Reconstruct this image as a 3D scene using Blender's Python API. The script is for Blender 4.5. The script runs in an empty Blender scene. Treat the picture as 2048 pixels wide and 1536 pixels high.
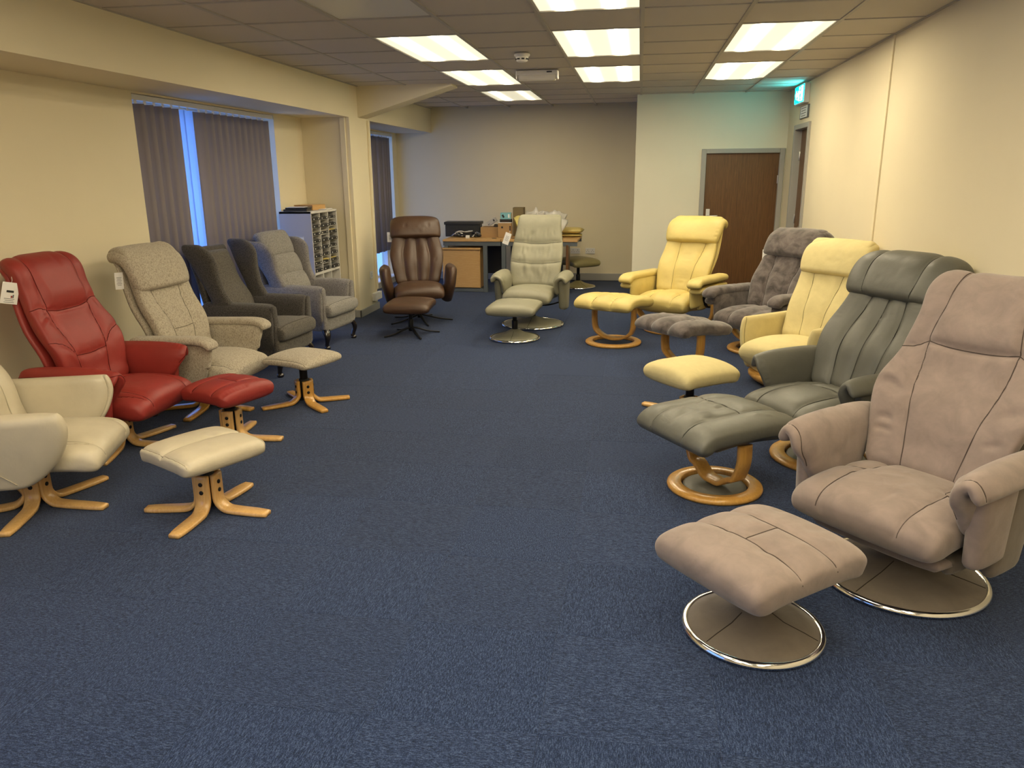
import bpy, bmesh, math, random
import numpy as np
from mathutils import Matrix, Vector
random.seed(7)
RNG = np.random.RandomState(11)
S = bpy.context.scene
COL = S.collection
# ------------------------------------------------------------------ camera, world, light levels
CAMPOS = (0, 0, 1.593)
YAW, PITCH, ROLL, FPX = -0.16145723, 0.26684776, -0.00865515, 1536.4324
fw = Vector((math.sin(YAW)*math.cos(PITCH), math.cos(YAW)*math.cos(PITCH), -math.sin(PITCH)))
r0 = Vector((math.cos(YAW), -math.sin(YAW), 0))
u0 = r0.cross(fw)
rt = r0*math.cos(ROLL)+u0*math.sin(ROLL)
up = rt.cross(fw)
cam_data = bpy.data.cameras.new('camera')
cam = bpy.data.objects.new('camera', cam_data)
COL.objects.link(cam)
cam.matrix_world = Matrix(((rt.x, up.x, -fw.x, CAMPOS[0]), (rt.y, up.y, -fw.y, CAMPOS[1]), (rt.z, up.z, -fw.z, CAMPOS[2]), (0, 0, 0, 1)))
cam_data.sensor_width = 36
cam_data.lens = FPX/2048*36
cam_data.clip_start = .05
S.camera = cam
LAMP_COL = (1.0, 0.85, 0.58)
LAMP_STRIPE, LAMP_FIELD = 50.0, 1.0
FIELD_COL = (1.0, 0.93, 0.66)
SKY_COL, SKY_STRENGTH = (0.16, 0.36, 1.0), 2.3
world = bpy.data.worlds.new('dusk_sky')
S.world = world
world.use_nodes = True
bg = world.node_tree.nodes['Background']
bg.inputs['Color'].default_value = (*SKY_COL, 1)
bg.inputs['Strength'].default_value = SKY_STRENGTH
S.view_settings.view_transform = 'Standard'
S.view_settings.look = 'None'
S.view_settings.exposure = 0.0
S.view_settings.gamma = 1
S.view_settings.use_curve_mapping = False
S.cycles.use_denoising = True
S.cycles.max_bounces = 8
S.cycles.diffuse_bounces = 5
S.cycles.sample_clamp_indirect = 6

# ------------------------------------------------------------------ materials
def mat(name, color, rough=.5, metal=0, spec=.5, sheen=0, emit=None, estr=0, trans=0, coat=0):
    m = bpy.data.materials.new(name)
    m.use_nodes = True
    b = m.node_tree.nodes['Principled BSDF']
    b.inputs['Base Color'].default_value = (*color, 1)
    b.inputs['Roughness'].default_value = rough
    b.inputs['Metallic'].default_value = metal
    b.inputs['Specular IOR Level'].default_value = spec
    b.inputs['Sheen Weight'].default_value = sheen
    b.inputs['Transmission Weight'].default_value = trans
    b.inputs['Coat Weight'].default_value = coat
    if emit:
        b.inputs['Emission Color'].default_value = (*emit, 1)
        b.inputs['Emission Strength'].default_value = estr
    return m
class NB:
    def __init__(s, m):
        s.t = m.node_tree; s.b = s.t.nodes['Principled BSDF']
    def n(s, typ, **kw):
        x = s.t.nodes.new(typ)
        for k, v in kw.items():
            if k in x.inputs: x.inputs[k].default_value = v
            else: setattr(x, k, v)
        return x
    def l(s, a, b): s.t.links.new(a, b)
    def coords(s, scale=(1, 1, 1), rnd=False):
        tc = s.n('ShaderNodeTexCoord'); mp = s.n('ShaderNodeMapping', Scale=scale)
        s.l(tc.outputs['Object'], mp.inputs['Vector'])
        if rnd:
            oi = s.n('ShaderNodeObjectInfo'); mu = s.n('ShaderNodeMath', operation='MULTIPLY'); mu.inputs[1].default_value = 37
            s.l(oi.outputs['Random'], mu.inputs[0]); s.l(mu.outputs[0], mp.inputs['Location'])
        return mp.outputs[0]
    def noise(s, vec, scale, detail=3, rough=.55, dist=0):
        x = s.n('ShaderNodeTexNoise', Scale=scale, Detail=detail, Roughness=rough, Distortion=dist)
        s.l(vec, x.inputs['Vector']); return x.outputs[0]
    def ramp(s, f, stops):
        r = s.n('ShaderNodeValToRGB'); e = r.color_ramp.elements
        while len(e) < len(stops): e.new(.5)
        for el, (p, c) in zip(e, stops): el.position = p; el.color = (*c, 1)
        s.l(f, r.inputs[0]); return r.outputs[0]
    def bump(s, f, strength, dist, prev=None):
        x = s.n('ShaderNodeBump', Strength=strength, Distance=dist)
        s.l(f, x.inputs['Height'])
        if prev is not None: s.l(prev, x.inputs['Normal'])
        return x.outputs[0]
def mul(c, k): return tuple(min(1, x*k) for x in c)
def leather(name, c, rough=.42, wr=.16):
    m = mat(name, c, rough, spec=.45); q = NB(m); v = q.coords()
    f = q.noise(v, 5, 3); q.l(q.ramp(f, [(.3, mul(c, .90)), (.7, mul(c, 1.08))]), q.b.inputs['Base Color'])
    n1 = q.bump(q.noise(v, 14, 3, .6, .6), wr, .012)
    n2 = q.bump(q.noise(v, 420, 2), .18, .001, n1)
    q.l(n2, q.b.inputs['Normal']); return m
def suede(name, c, contrast=.18, sheen=.25):
    m = mat(name, c, .85, spec=.15, sheen=sheen); q = NB(m); v = q.coords()
    f = q.noise(v, 11, 6, .62, .5); q.l(q.ramp(f, [(.32, mul(c, 1-contrast)), (.68, mul(c, 1+contrast))]), q.b.inputs['Base Color'])
    n1 = q.bump(q.noise(v, 10, 3, .5, .4), .25, .012)
    q.l(q.bump(q.noise(v, 500, 2), .2, .001, n1), q.b.inputs['Normal']); return m
def weave(name, c, c2, scale=170, stretch=(1, 1, 1)):
    m = mat(name, c, .9, spec=.1, sheen=.15); q = NB(m); v = q.coords(stretch)
    f = q.noise(v, scale, 2, .6, .8); q.l(q.ramp(f, [(.40, c2), (.47, mul(c, .85)), (.58, c)]), q.b.inputs['Base Color'])
    q.l(q.bump(f, .5, .003), q.b.inputs['Normal']); return m
def wood(name, c, c2, scale=(30, 30, 3), rough=.3, coat=.3):
    m = mat(name, c, rough, coat=coat); q = NB(m); v = q.coords(scale)
    f = q.noise(v, 2.5, 5, .6, 1.2); q.l(q.ramp(f, [(.3, c2), (.7, c)]), q.b.inputs['Base Color']); return m
M = {}
def paint(name, c, rough=.75):
    m = mat(name, c, rough, spec=.25); q = NB(m); v = q.coords()
    q.l(q.bump(q.noise(v, 120, 3), .06, .002), q.b.inputs['Normal'])
    f = q.noise(v, .9, 3); q.l(q.ramp(f, [(.3, mul(c, .97)), (.7, mul(c, 1.02))]), q.b.inputs['Base Color']); return m
M['wall'] = paint('cream_wall_paint', (.74, .66, .47))
M['wallwhite'] = paint('pale_partition_paint', (.74, .70, .56))
M['trimpaint'] = paint('grey_gloss_paint', (.36, .35, .32), .4)
M['white'] = mat('white_plastic', (.72, .70, .66), .45)
M['paper'] = mat('white_card', (.8, .79, .76), .7)
M['ink'] = mat('black_ink', (.02, .02, .02), .6)
M['black'] = mat('black_metal', (.009, .009, .010), .45, spec=.25)
M['blackplastic'] = mat('black_plastic', (.02, .02, .022), .5)
M['chrome'] = mat('chrome', (.8, .8, .8), .12, 1)
M['steel'] = mat('brushed_steel', (.6, .59, .56), .3, 1)
M['ceiling'] = paint('mineral_ceiling_tile', (.58, .53, .46), .9)
M['tbar'] = mat('ceiling_grid_enamel', (.42, .39, .34), .5)
def carpet():
    c = (.0145, .028, .077); m = mat('blue_loop_carpet', c, .95, spec=.08, sheen=.1); q = NB(m)
    v = q.coords((26, 130, 60), True); f = q.noise(v, 2.4, 3, .65)
    v2 = q.coords((1, 1, 1), True); g = q.noise(v2, 260, 2, .7)
    mx = q.n('ShaderNodeMix', data_type='FLOAT'); mx.inputs[0].default_value = .45; q.l(f, mx.inputs[2]); q.l(g, mx.inputs[3])
    cr = q.ramp(mx.outputs[0], [(.36, (.003, .007, .020)), (.5, c), (.62, (.058, .088, .172))])
    oi = q.n('ShaderNodeObjectInfo'); mr = q.n('ShaderNodeMapRange'); mr.inputs[3].default_value = .94; mr.inputs[4].default_value = 1.06; q.l(oi.outputs['Random'], mr.inputs[0])
    vm = q.n('ShaderNodeVectorMath', operation='SCALE'); q.l(cr, vm.inputs[0]); q.l(mr.outputs[0], vm.inputs['Scale']); q.l(vm.outputs[0], q.b.inputs['Base Color'])
    q.l(q.bump(mx.outputs[0], .6, .006), q.b.inputs['Normal']); return m
M['carpet'] = carpet()
M['underlay'] = mat('dark_underlay', (.01, .014, .03), .95)
M['door'] = wood('sapele_door_veneer', (.17, .078, .022), (.085, .035, .010), (38, 38, 1.4), .42, .1)
M['honey'] = wood('honey_bentwood', (.60, .33, .080), (.46, .235, .048))
M['beech'] = wood('beech_bentwood', (.66, .42, .17), (.54, .31, .10))
M['oak'] = wood('light_oak_laminate', (.58, .36, .15), (.50, .29, .10), (3, 30, 30), .45, 0)
M['slate'] = mat('slate_grey_enamel', (.10, .115, .125), .5)
M['cream'] = leather('cream_leather', (.50, .445, .33))
M['creamshell'] = leather('cream_leather_shell', (.52, .49, .42))
M['red'] = leather('red_leather', (.265, .028, .022), .5)
M['oat'] = weave('oatmeal_chenille', (.46, .41, .325), (.29, .25, .195), 150, (1, 1, .6))
M['charcoal'] = weave('charcoal_tweed', (.095, .087, .080), (.035, .032, .030))
M['greytweed'] = weave('grey_tweed', (.25, .235, .225), (.11, .10, .095))
M['dovetweed'] = weave('dove_grey_tweed', (.29, .275, .255), (.14, .13, .12))
M['tan'] = weave('taupe_tweed', (.135, .122, .105), (.05, .046, .042))
M['brown'] = leather('brown_leather', (.066, .034, .018), .42)
M['sage'] = leather('sage_leather', (.235, .225, .16), .5)
M['yellow'] = leather('yellow_leather', (.56, .45, .155), .5)
M['lemon'] = suede('pale_yellow_leather', (.62, .535, .275), .05, .05)
M['velvet'] = suede('mauve_grey_velvet', (.105, .088, .085), .55, .45)
M['olivegrey'] = leather('olive_grey_leather', (.108, .108, .092), .46)
M['taupe'] = suede('taupe_suede', (.225, .178, .160), .14)
M['taupedark'] = suede('taupe_base_cover', (.135, .112, .09), .1)
M['olive'] = leather('olive_leather', (.22, .19, .085), .4)
M['mahog'] = mat('black_lacquered_leg', (.014, .010, .009), .2, coat=.6)

# ------------------------------------------------------------------ mesh helpers
def link(name, me, m, parent=None, smooth=True, loc=None, rot=None):
    o = bpy.data.objects.new(name, me); COL.objects.link(o)
    if m is not None and not me.materials: me.materials.append(m)
    if smooth: me.polygons.foreach_set('use_smooth', np.ones(len(me.polygons), bool))
    if parent: o.parent = parent
    if loc: o.location = loc
    if rot: o.rotation_euler = rot
    return o
def mesh_np(name, V, Q):
    me = bpy.data.meshes.new(name)
    Q = np.asarray(Q, np.int32); V = np.asarray(V, np.float32)
    c = V.mean(0); a, b, d = V[Q[:, 0]]-c, V[Q[:, 1]]-c, V[Q[:, 2]]-c
    if (np.cross(a, b)*d).sum() < 0: Q = Q[:, ::-1]
    me.vertices.add(len(V)); me.vertices.foreach_set('co', V.ravel())
    me.loops.add(Q.size); me.loops.foreach_set('vertex_index', Q.ravel())
    me.polygons.add(len(Q)); me.polygons.foreach_set('loop_start', np.arange(len(Q), dtype=np.int32)*4)
    me.update(calc_edges=True); me.validate(); return me
def catmull(pts, per=30):
    p = np.asarray(pts, float)
    if len(p) == 2: return p[0]+(p[1]-p[0])*np.linspace(0, 1, per+1)[:, None]
    e = np.vstack([2*p[0]-p[1], p, 2*p[-1]-p[-2]]); out = []
    for i in range(len(p)-1):
        a, b, c, d = e[i:i+4]; t = np.linspace(0, 1, per, endpoint=False)[:, None]
        out.append(.5*((2*b)+(-a+c)*t+(2*a-5*b+4*c-d)*t*t+(-a+3*b-3*c+d)*t**3))
    return np.vstack(out+[p[-1:]])
def along(pts, t, closed=False):
    c = catmull(pts); s = np.r_[0, np.cumsum(np.hypot(*np.diff(c, axis=0).T))]; L = s[-1]
    P = np.c_[np.interp(t*L, s, c[:, 0]), np.interp(t*L, s, c[:, 1])]
    h = .012
    A = np.c_[np.interp(t*L-h, s, c[:, 0]), np.interp(t*L-h, s, c[:, 1])]
    B = np.c_[np.interp(t*L+h, s, c[:, 0]), np.interp(t*L+h, s, c[:, 1])]
    T = B-A; T /= np.maximum(np.hypot(*T.T), 1e-9)[:, None]
    return P, T, L
def val(v, t):
    if isinstance(v, (int, float)): return np.full_like(t, float(v))
    a = np.array(v, float); c = catmull(a); o = np.argsort(c[:, 0], kind='stable')
    return np.interp(t, c[o, 0], c[o, 1])
def seamdist(pts, X, Sg, hw, tt, L):
    p = np.array(pts, float)
    p = catmull(p, 8) if len(p) > 2 else np.array([p[0]+(p[1]-p[0])*k for k in np.linspace(0, 1, 9)])
    h = np.interp(p[:, 1], tt, hw); q = np.c_[p[:, 0]*h, p[:, 1]*L]
    d = np.full(X.shape, 9.); al = np.zeros(X.shape); m = len(q)-1
    for i in range(m):
        a, b = q[i], q[i+1]; ab = b-a; ll = ab@ab+1e-12
        k = np.clip(((X-a[0])*ab[0]+(Sg-a[1])*ab[1])/ll, 0, 1)
        dd = np.hypot(X-a[0]-k*ab[0], Sg-a[1]-k*ab[1])
        w = dd < d; d[w] = dd[w]; al[w] = ((i+k)/m)[w]
    return d, al
SEAMM = {}
def seam_mat(m):  # darkened upholstery colour: painted crease shade along seams, shared by the piping
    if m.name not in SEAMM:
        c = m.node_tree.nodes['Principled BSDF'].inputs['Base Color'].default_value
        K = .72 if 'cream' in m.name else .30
        SEAMM[m.name] = mat(m.name+'_piping_crease_shade', (c[0]*K, c[1]*K, c[2]*K), .8, spec=.1)
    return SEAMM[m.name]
def pad(name, m, parent, path, hw, tf=.05, tb=.05, n=3.0, er=(.05, .05), cr=(.04, .04), seams=(), folds=(), nx=44, ns=56,
        axis='x', cx=0, mirror=False, puff=0, bow=0, ol=None, sd=(.006, .007, .030, .008), lift=None, crease_r=.0022):
    l = np.linspace(-1, 1, ns); tt = .5+.5*np.sign(l)*(1-(1-np.abs(l))**1.7)
    P, T, L = along(path, tt); N = np.c_[-T[:, 1], T[:, 0]]
    hv = val(hw, tt); s = tt*L; cxv = val(cx, tt)
    def end(e): e = np.clip(e, 0, 1); return (1-e**2.4)**(1/2.4)
    k = np.ones(ns); he = hv.copy()
    ol = ol or er
    if er[0] > 0: k *= end((er[0]-s)/er[0]); he -= cr[0]*(1-end((ol[0]-s)/ol[0]))
    if er[1] > 0: k *= end((er[1]-(L-s))/er[1]); he -= cr[1]*(1-end((ol[1]-(L-s))/ol[1]))
    def us(c): q = np.linspace(-1, 1, c); return np.sign(q)*(1-(1-np.abs(q))**1.9)
    uf = us(nx); ub = us(max(8, nx//3))[::-1][1:-1]
    hf = (np.maximum(1-np.abs(uf)**n, 0))**(1/n); hb = (np.maximum(1-np.abs(ub)**n, 0))**(1/n)
    X = he[:, None]*uf[None]; Sg = np.repeat(s[:, None], nx, 1)
    F = val(tf, tt)[:, None]*k[:, None]*hf[None]+puff*(1-uf**2)[None]*(k*(1-(2*tt-1)**4))[:, None]
    w = np.minimum(1, 1.6*hf)[None]*np.minimum(1, 1.6*k)[:, None]
    D = np.zeros_like(F)
    for sm in seams:
        a = sd
        if isinstance(sm, dict): a = sm['sd']; sm = sm['p']
        d, al = seamdist(sm, X, Sg, he, tt, L)
        D = np.minimum(D, -(a[1]*np.exp(-(d/a[0])**2)+a[3]*np.exp(-(d/a[2])**2)))
    for (p, wd, am) in folds:
        d, al = seamdist(p, X, Sg, he, tt, L)
        D += am*np.exp(-(d/wd)**2)*np.sin(np.pi*np.clip(al, 0.02, .98))
    F = F+D*w
    if lift is not None: F = F+lift(uf[None], tt[:, None])*w
    bw = val(bow, tt)
    OF = F+bw[:, None]*(uf**2)[None]
    OB = -val(tb, tt)[:, None]*k[:, None]*hb[None]+bw[:, None]*(ub**2)[None]
    XX = np.hstack([X, he[:, None]*ub[None]])+cxv[:, None]; OO = np.hstack([OF, OB])
    A = P[:, 0][:, None]+N[:, 0][:, None]*OO; B = P[:, 1][:, None]+N[:, 1][:, None]*OO
    if axis == 'x': V = np.stack([XX, A, B], -1)
    else: V = np.stack([A, XX, B], -1)
    if mirror: V[..., 0] *= -1
    R = XX.shape[1]; i = np.arange(ns-1)[:, None]*R; j = np.arange(R)[None]; j2 = (j+1) % R
    Q = np.stack([i+j, i+j2, i+R+j2, i+R+j], -1).reshape(-1, 4)
    ob = link(name, mesh_np(name, V.reshape(-1, 3), Q), m, parent)
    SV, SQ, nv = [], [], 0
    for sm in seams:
        r = crease_r; pp = sm
        if isinstance(sm, dict): pp = sm['p']; r = sm.get('crease_r', crease_r)
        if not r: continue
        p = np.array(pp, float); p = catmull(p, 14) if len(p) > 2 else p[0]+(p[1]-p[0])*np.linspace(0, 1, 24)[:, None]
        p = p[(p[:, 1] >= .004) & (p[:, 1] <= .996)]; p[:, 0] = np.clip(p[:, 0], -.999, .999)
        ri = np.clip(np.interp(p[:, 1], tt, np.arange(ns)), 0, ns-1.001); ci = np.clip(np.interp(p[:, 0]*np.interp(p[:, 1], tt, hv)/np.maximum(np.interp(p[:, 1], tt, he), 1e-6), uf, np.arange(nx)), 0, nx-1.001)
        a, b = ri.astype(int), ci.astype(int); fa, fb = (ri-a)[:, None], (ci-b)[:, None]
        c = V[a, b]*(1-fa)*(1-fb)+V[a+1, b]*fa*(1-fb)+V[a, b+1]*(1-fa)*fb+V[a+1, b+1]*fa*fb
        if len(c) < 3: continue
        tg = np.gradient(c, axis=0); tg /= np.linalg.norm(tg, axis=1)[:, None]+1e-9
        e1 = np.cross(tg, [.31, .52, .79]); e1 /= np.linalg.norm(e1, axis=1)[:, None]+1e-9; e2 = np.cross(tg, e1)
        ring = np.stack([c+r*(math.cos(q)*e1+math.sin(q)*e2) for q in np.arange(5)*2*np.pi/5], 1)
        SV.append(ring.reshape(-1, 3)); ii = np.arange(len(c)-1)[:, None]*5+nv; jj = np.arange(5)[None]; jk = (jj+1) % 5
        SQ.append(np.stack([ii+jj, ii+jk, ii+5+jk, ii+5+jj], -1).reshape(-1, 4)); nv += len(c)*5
    if SV: link('seam', mesh_np('seam', np.vstack(SV), np.vstack(SQ)), seam_mat(m), ob)  # thin dark tubes added to stand in for the shade in seam creases
    return ob
def lathe(name, m, parent, prof, seg=48, loc=None, smooth=True):
    p = np.array(prof, float); a = np.linspace(0, 2*np.pi, seg, endpoint=False)
    V = np.stack([p[:, 0][:, None]*np.cos(a), p[:, 0][:, None]*np.sin(a), np.repeat(p[:, 1][:, None], seg, 1)], -1).reshape(-1, 3)
    i = np.arange(len(p)-1)[:, None]*seg; j = np.arange(seg)[None]; j2 = (j+1) % seg
    Q = np.stack([i+j, i+j2, i+seg+j2, i+seg+j], -1).reshape(-1, 4)
    return link(name, mesh_np(name, V, Q), m, parent, smooth, loc)
def torus(name, m, parent, R, r, z, seg=64, k=10):
    a = np.linspace(0, 2*np.pi, k+1)
    return lathe(name, m, parent, [(R+r*math.cos(x), z+r*math.sin(x)) for x in a], seg)
def post(name, m, parent, r, z0, z1, xy=(0, 0), r2=None, seg=24):
    r2 = r if r2 is None else r2
    return lathe(name, m, parent, [(0, z0), (r*.9, z0), (r, z0+.003), (r2, z1-.003), (r2*.9, z1), (0, z1)], seg, (xy[0], xy[1], 0))
def box_bm(bm, c, s, bev=0, mt=None):
    r = bmesh.ops.create_cube(bm, size=1, matrix=Matrix.Translation(c) @ Matrix.Diagonal((*s, 1)))
    if bev > 0:
        es = list({e for v in r['verts'] for e in v.link_edges})
        bmesh.ops.bevel(bm, geom=es, offset=bev, segments=2, affect='EDGES', profile=.5)
def box(name, m, parent, c, s, bev=0, smooth=False, rot=None):
    me = bpy.data.meshes.new(name); bm = bmesh.new(); box_bm(bm, (0, 0, 0), s, bev); bm.to_mesh(me); bm.free()
    o = link(name, me, m, parent, smooth); o.location = c
    if rot: o.rotation_euler = rot
    return o
def lohi(name, m, lo, hi, parent=None, bev=0):
    lo, hi = np.array(lo, float), np.array(hi, float)
    return box(name, m, parent, tuple((lo+hi)/2), tuple(hi-lo), bev)
def sweep(name, m, parent, path, width, th, ang=0, off=(0, 0, 0), ch=.006, n=28, taper=None, across=False):
    t = np.linspace(0, 1, n); P, T, L = along(path, t); N = np.c_[-T[:, 1], T[:, 0]]
    w = val(width, t)/2; h = th/2
    sec = [(-1, -1, 1, 0), (-1, -1, 0, 1), (-1, 1, 0, -1), (-1, 1, 1, 0), (1, 1, -1, 0), (1, 1, 0, -1), (1, -1, 0, 1), (1, -1, -1, 0)]
    rows = []
    for (sa, sb, ca, cb) in sec:
        y = sa*w+ca*ch; o = sb*h+cb*ch
        rows.append(np.c_[P[:, 0]+N[:, 0]*o, y, P[:, 1]+N[:, 1]*o])
    V = np.stack(rows, 1); c0 = V[:1].mean(1, keepdims=True)*np.ones((1, 8, 1)); c1 = V[-1:].mean(1, keepdims=True)*np.ones((1, 8, 1))
    V = np.concatenate([c0, V, c1], 0); V = V.reshape(-1, 3)
    ca, sa_ = math.cos(ang), math.sin(ang)
    W = np.c_[V[:, 0]*ca-V[:, 1]*sa_+off[0], V[:, 0]*sa_+V[:, 1]*ca+off[1], V[:, 2]+off[2]]
    i = np.arange(n+1)[:, None]*8; j = np.arange(8)[None]; j2 = (j+1) % 8
    Q = np.stack([i+j, i+j2, i+8+j2, i+8+j], -1).reshape(-1, 4)
    o = link(name, mesh_np(name, W, Q), m, parent, False); return o
def tube(name, m, parent, pts, r, seg=8):
    cu = bpy.data.curves.new(name, 'CURVE'); cu.dimensions = '3D'; cu.bevel_depth = r; cu.bevel_resolution = 2; cu.use_fill_caps = True
    sp = cu.splines.new('POLY'); sp.points.add(len(pts)-1)
    for q, p in zip(sp.points, pts): q.co = (*p, 1)
    o = bpy.data.objects.new(name, cu); me = bpy.data.meshes.new_from_object(o); bpy.data.objects.remove(o)
    return link(name, me, m, parent)
def thing(name, label, cat, loc=(0, 0, 0), r=0, group=None):
    o = bpy.data.objects.new(name, None); COL.objects.link(o); o.location = loc; o.rotation_euler = (0, 0, math.radians(r))
    o.empty_display_size = .1
    return tag(o, label, cat, group)
def tag(o, label, cat, group=None):
    o['label'] = label; o['category'] = cat
    if group: o['group'] = group
    return o
def struct(o):
    o['kind'] = 'structure'; return o
# ------------------------------------------------------------------ room shell
ZC = 2.543
XL, XR, YB, YF, XB = -3.70, 1.80, -3.0, 11.9, -3.145     # wall faces, rear, far, beam face
def boxes(name, m, lst, parent=None, bev=0):
    me = bpy.data.meshes.new(name); bm = bmesh.new()
    for lo, hi in lst:
        lo, hi = np.array(lo, float), np.array(hi, float); box_bm(bm, tuple((lo+hi)/2), tuple(hi-lo), bev)
    bm.to_mesh(me); bm.free(); return link(name, me, m, parent, False)
WIN = [(5.47, 7.76), (9.12, 11.68), (-1.6, 1.3)]
WZ0, WZ1 = .08, 2.19
ys = [YB] + sorted(v for w in WIN for v in w) + [YF]
segs = [((XL-.25, YB-.2, 0), (XL, WIN[2][0], 2.7)), ((XL-.25, WIN[2][1], 0), (XL, WIN[0][0], 2.7)), ((XL-.25, WIN[0][1], 0), (XL, WIN[1][0], 2.7)), ((XL-.25, WIN[1][1], 0), (XL, YF+.2, 2.7))]
for a, b in WIN:
    segs += [((XL-.25, a, 0), (XL, b, WZ0)), ((XL-.25, a, WZ1), (XL, b, 2.7))]
struct(boxes('wall_left', M['wall'], segs))
struct(boxes('wall_right', M['wall'], [((XR, YB-.2, 0), (XR+.2, 9.10, 2.7)), ((XR, 9.94, 0), (XR+.2, 10.6, 2.7)), ((XR, 9.10, 2.10), (XR+.2, 9.94, 2.7)), ((XR+.12, 9.10, 0), (XR+.2, 9.94, 2.1))]))
struct(lohi('wall_far', M['wall'], (XL-.25, YF, 0), (.2, YF+.2, 2.7)))
struct(lohi('wall_back', M['wall'], (XL-.25, YB-.2, 0), (XR+.2, YB, 2.7)))
struct(boxes('wall_partition', M['wallwhite'], [((-.064, 10.45, 0), (.80, 10.6, 2.7)), ((1.755, 10.45, 0), (XR, 10.6, 2.7)), ((.80, 10.45, 1.852), (1.755, 10.6, 2.7)), ((-.064, 10.6, 0), (.06, YF, 2.7)), ((.80, 10.57, 0), (1.755, 10.6, 1.852))]))
def beam(y0, y1, nm):
    o = struct(lohi(nm, M['wall'], (XL-.02, y0, 2.205), (XB, y1, 2.7))); return o
beam(YB, 8.43, 'trim_1'); beam(9.05, YF, 'trim_2')
pil = struct(boxes('wall_pillar', M['wall'], [((XL-.02, 8.43, 0), (XB, 9.05, 2.7))], None, .004))
# haunch of the cross beam: a wedge that falls from the ceiling to the pillar
me = bpy.data.meshes.new('trim_3'); bm = bmesh.new()
vs = [bm.verts.new(c) for y in (8.71, 9.0) for c in ((XB-.01, y, 2.60), (-2.06, y, 2.60), (-2.06, y, 2.528), (XB-.01, y, 2.215))]
for f in ((0, 1, 2, 3), (7, 6, 5, 4), (0, 4, 5, 1), (1, 5, 6, 2), (2, 6, 7, 3), (3, 7, 4, 0)): bm.faces.new([vs[i] for i in f])
bmesh.ops.recalc_face_normals(bm, faces=bm.faces); bm.to_mesh(me); bm.free()
struct(link('trim_3', me, M['wall'], None, False))
struct(lohi('trim_4', M['wall'], (-3.25, 8.405, .1), (-3.19, 8.43, 2.205), None, .004))        # conduit on the pillar's near side
struct(boxes('trim_5', M['wall'], [((XB, 8.985, .25), (XB+.022, 9.012, 2.205)), ((XB, 9.018, .25), (XB+.022, 9.045, 2.205))], None, .004))
struct(lohi('trim_6', M['wall'], (XR-.012, 6.40, .1), (XR, 6.445, ZC), None, .003))            # cover strip on the right wall
# skirtings
def skirt(nm, lst): struct(boxes(nm, M['trimpaint'], lst, None, .004))
skirt('baseboard_right', [((XR-.018, YB, 0), (XR, 9.05, .10)), ((XR-.018, 9.99, 0), (XR, 10.45, .10))])
skirt('baseboard_left', [((XL, YB, 0), (XL+.018, 8.43, .10)), ((XL, 9.05, 0), (XL+.018, YF, .10))])
skirt('baseboard_far', [((XL, YF-.018, 0), (-.064, YF, .11)), ((-.082, 10.45, 0), (-.064, YF, .11))])
skirt('baseboard_partition', [((-.07, 10.432, 0), (.765, 10.45, .10))])
skirt('baseboard_pillar', [((XB, 8.412, 0), (XB+.018, 9.068, .085)), ((XL, 8.412, 0), (XB+.018, 8.43, .085)), ((XL, 9.05, 0), (XB+.018, 9.068, .085))])
# floor: slab with carpet tiles laid quarter-turned
fl = struct(lohi('floor', M['underlay'], (XL-.25, YB-.2, -.12), (XR+.2, YF+.2, -.006)))
fl2 = lohi('carpet_strip', M['carpet'], (XL, YB, -.006), (XR, .3305, -.0005), fl); fl2.location -= fl.location
TS = .5225
tme = None
xl = [-.24+TS*k for k in range(-7, 5)]; yl = [.33+TS*k for k in range(0, 23)]
for iy in range(len(yl)-1):
    for ix in range(len(xl)-1):
        x0, x1, y0, y1 = max(xl[ix], XL), min(xl[ix+1], XR), yl[iy], min(yl[iy+1], YF)
        if x1-x0 < .02 or y1-y0 < .02: continue
        full = abs(x1-x0-TS) < 1e-6 and abs(y1-y0-TS) < 1e-6
        if full and tme is None:
            o = box('carpet_tile', M['carpet'], fl, (0, 0, 0), (TS-.0004, TS-.0004, .006), .0006); tme = o.data
        elif full: o = link('carpet_tile', tme, None, fl, False)
        else: o = box('carpet_tile', M['carpet'], fl, (0, 0, 0), (x1-x0-.0004, y1-y0-.0004, .006), .0006)
        o.location = ((x0+x1)/2-fl.location.x, (y0+y1)/2-fl.location.y, -.003-fl.location.z+RNG.uniform(-.0003, .0001))
        if full: o.rotation_euler = (0, 0, math.pi/2*((ix+iy) % 2+2*RNG.randint(2)))
# ceiling: slab, grid and lay-in tiles
ce = struct(lohi('ceiling', M['underlay'], (XL-.25, YB-.2, 2.72), (XR+.2, YF+.2, 2.85)))
GP = .641
gx = [-.657+GP*k for k in range(-4, 4)]; gy = [5.745-.642*14+.642*k for k in range(0, 24)]
def cpart(nm, m, lo, hi, bev=0):
    o = lohi(nm, m, lo, hi, ce, bev); o.location -= ce.location; return o
for x in gx[1:]: cpart('grid_bar', M['tbar'], (x-.012, YB, ZC), (x+.012, YF, ZC+.03))
cpart('wall_angle', M['tbar'], (XB, YB, ZC), (XB+.02, YF, ZC+.02)); cpart('wall_angle', M['tbar'], (XR-.02, YB, ZC), (XR, YF, ZC+.02))
LX = {'L': gx[2], 'C': gx[4], 'R': gx[6]}
ROW = {0: 5.745, 1: 5.745+.642*3, 2: 5.745+.642*6, -1: 5.745-.642*3, -2: 5.745-.642*6, -3: 5.745-.642*9, -4: 5.745-.642*12}
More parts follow.
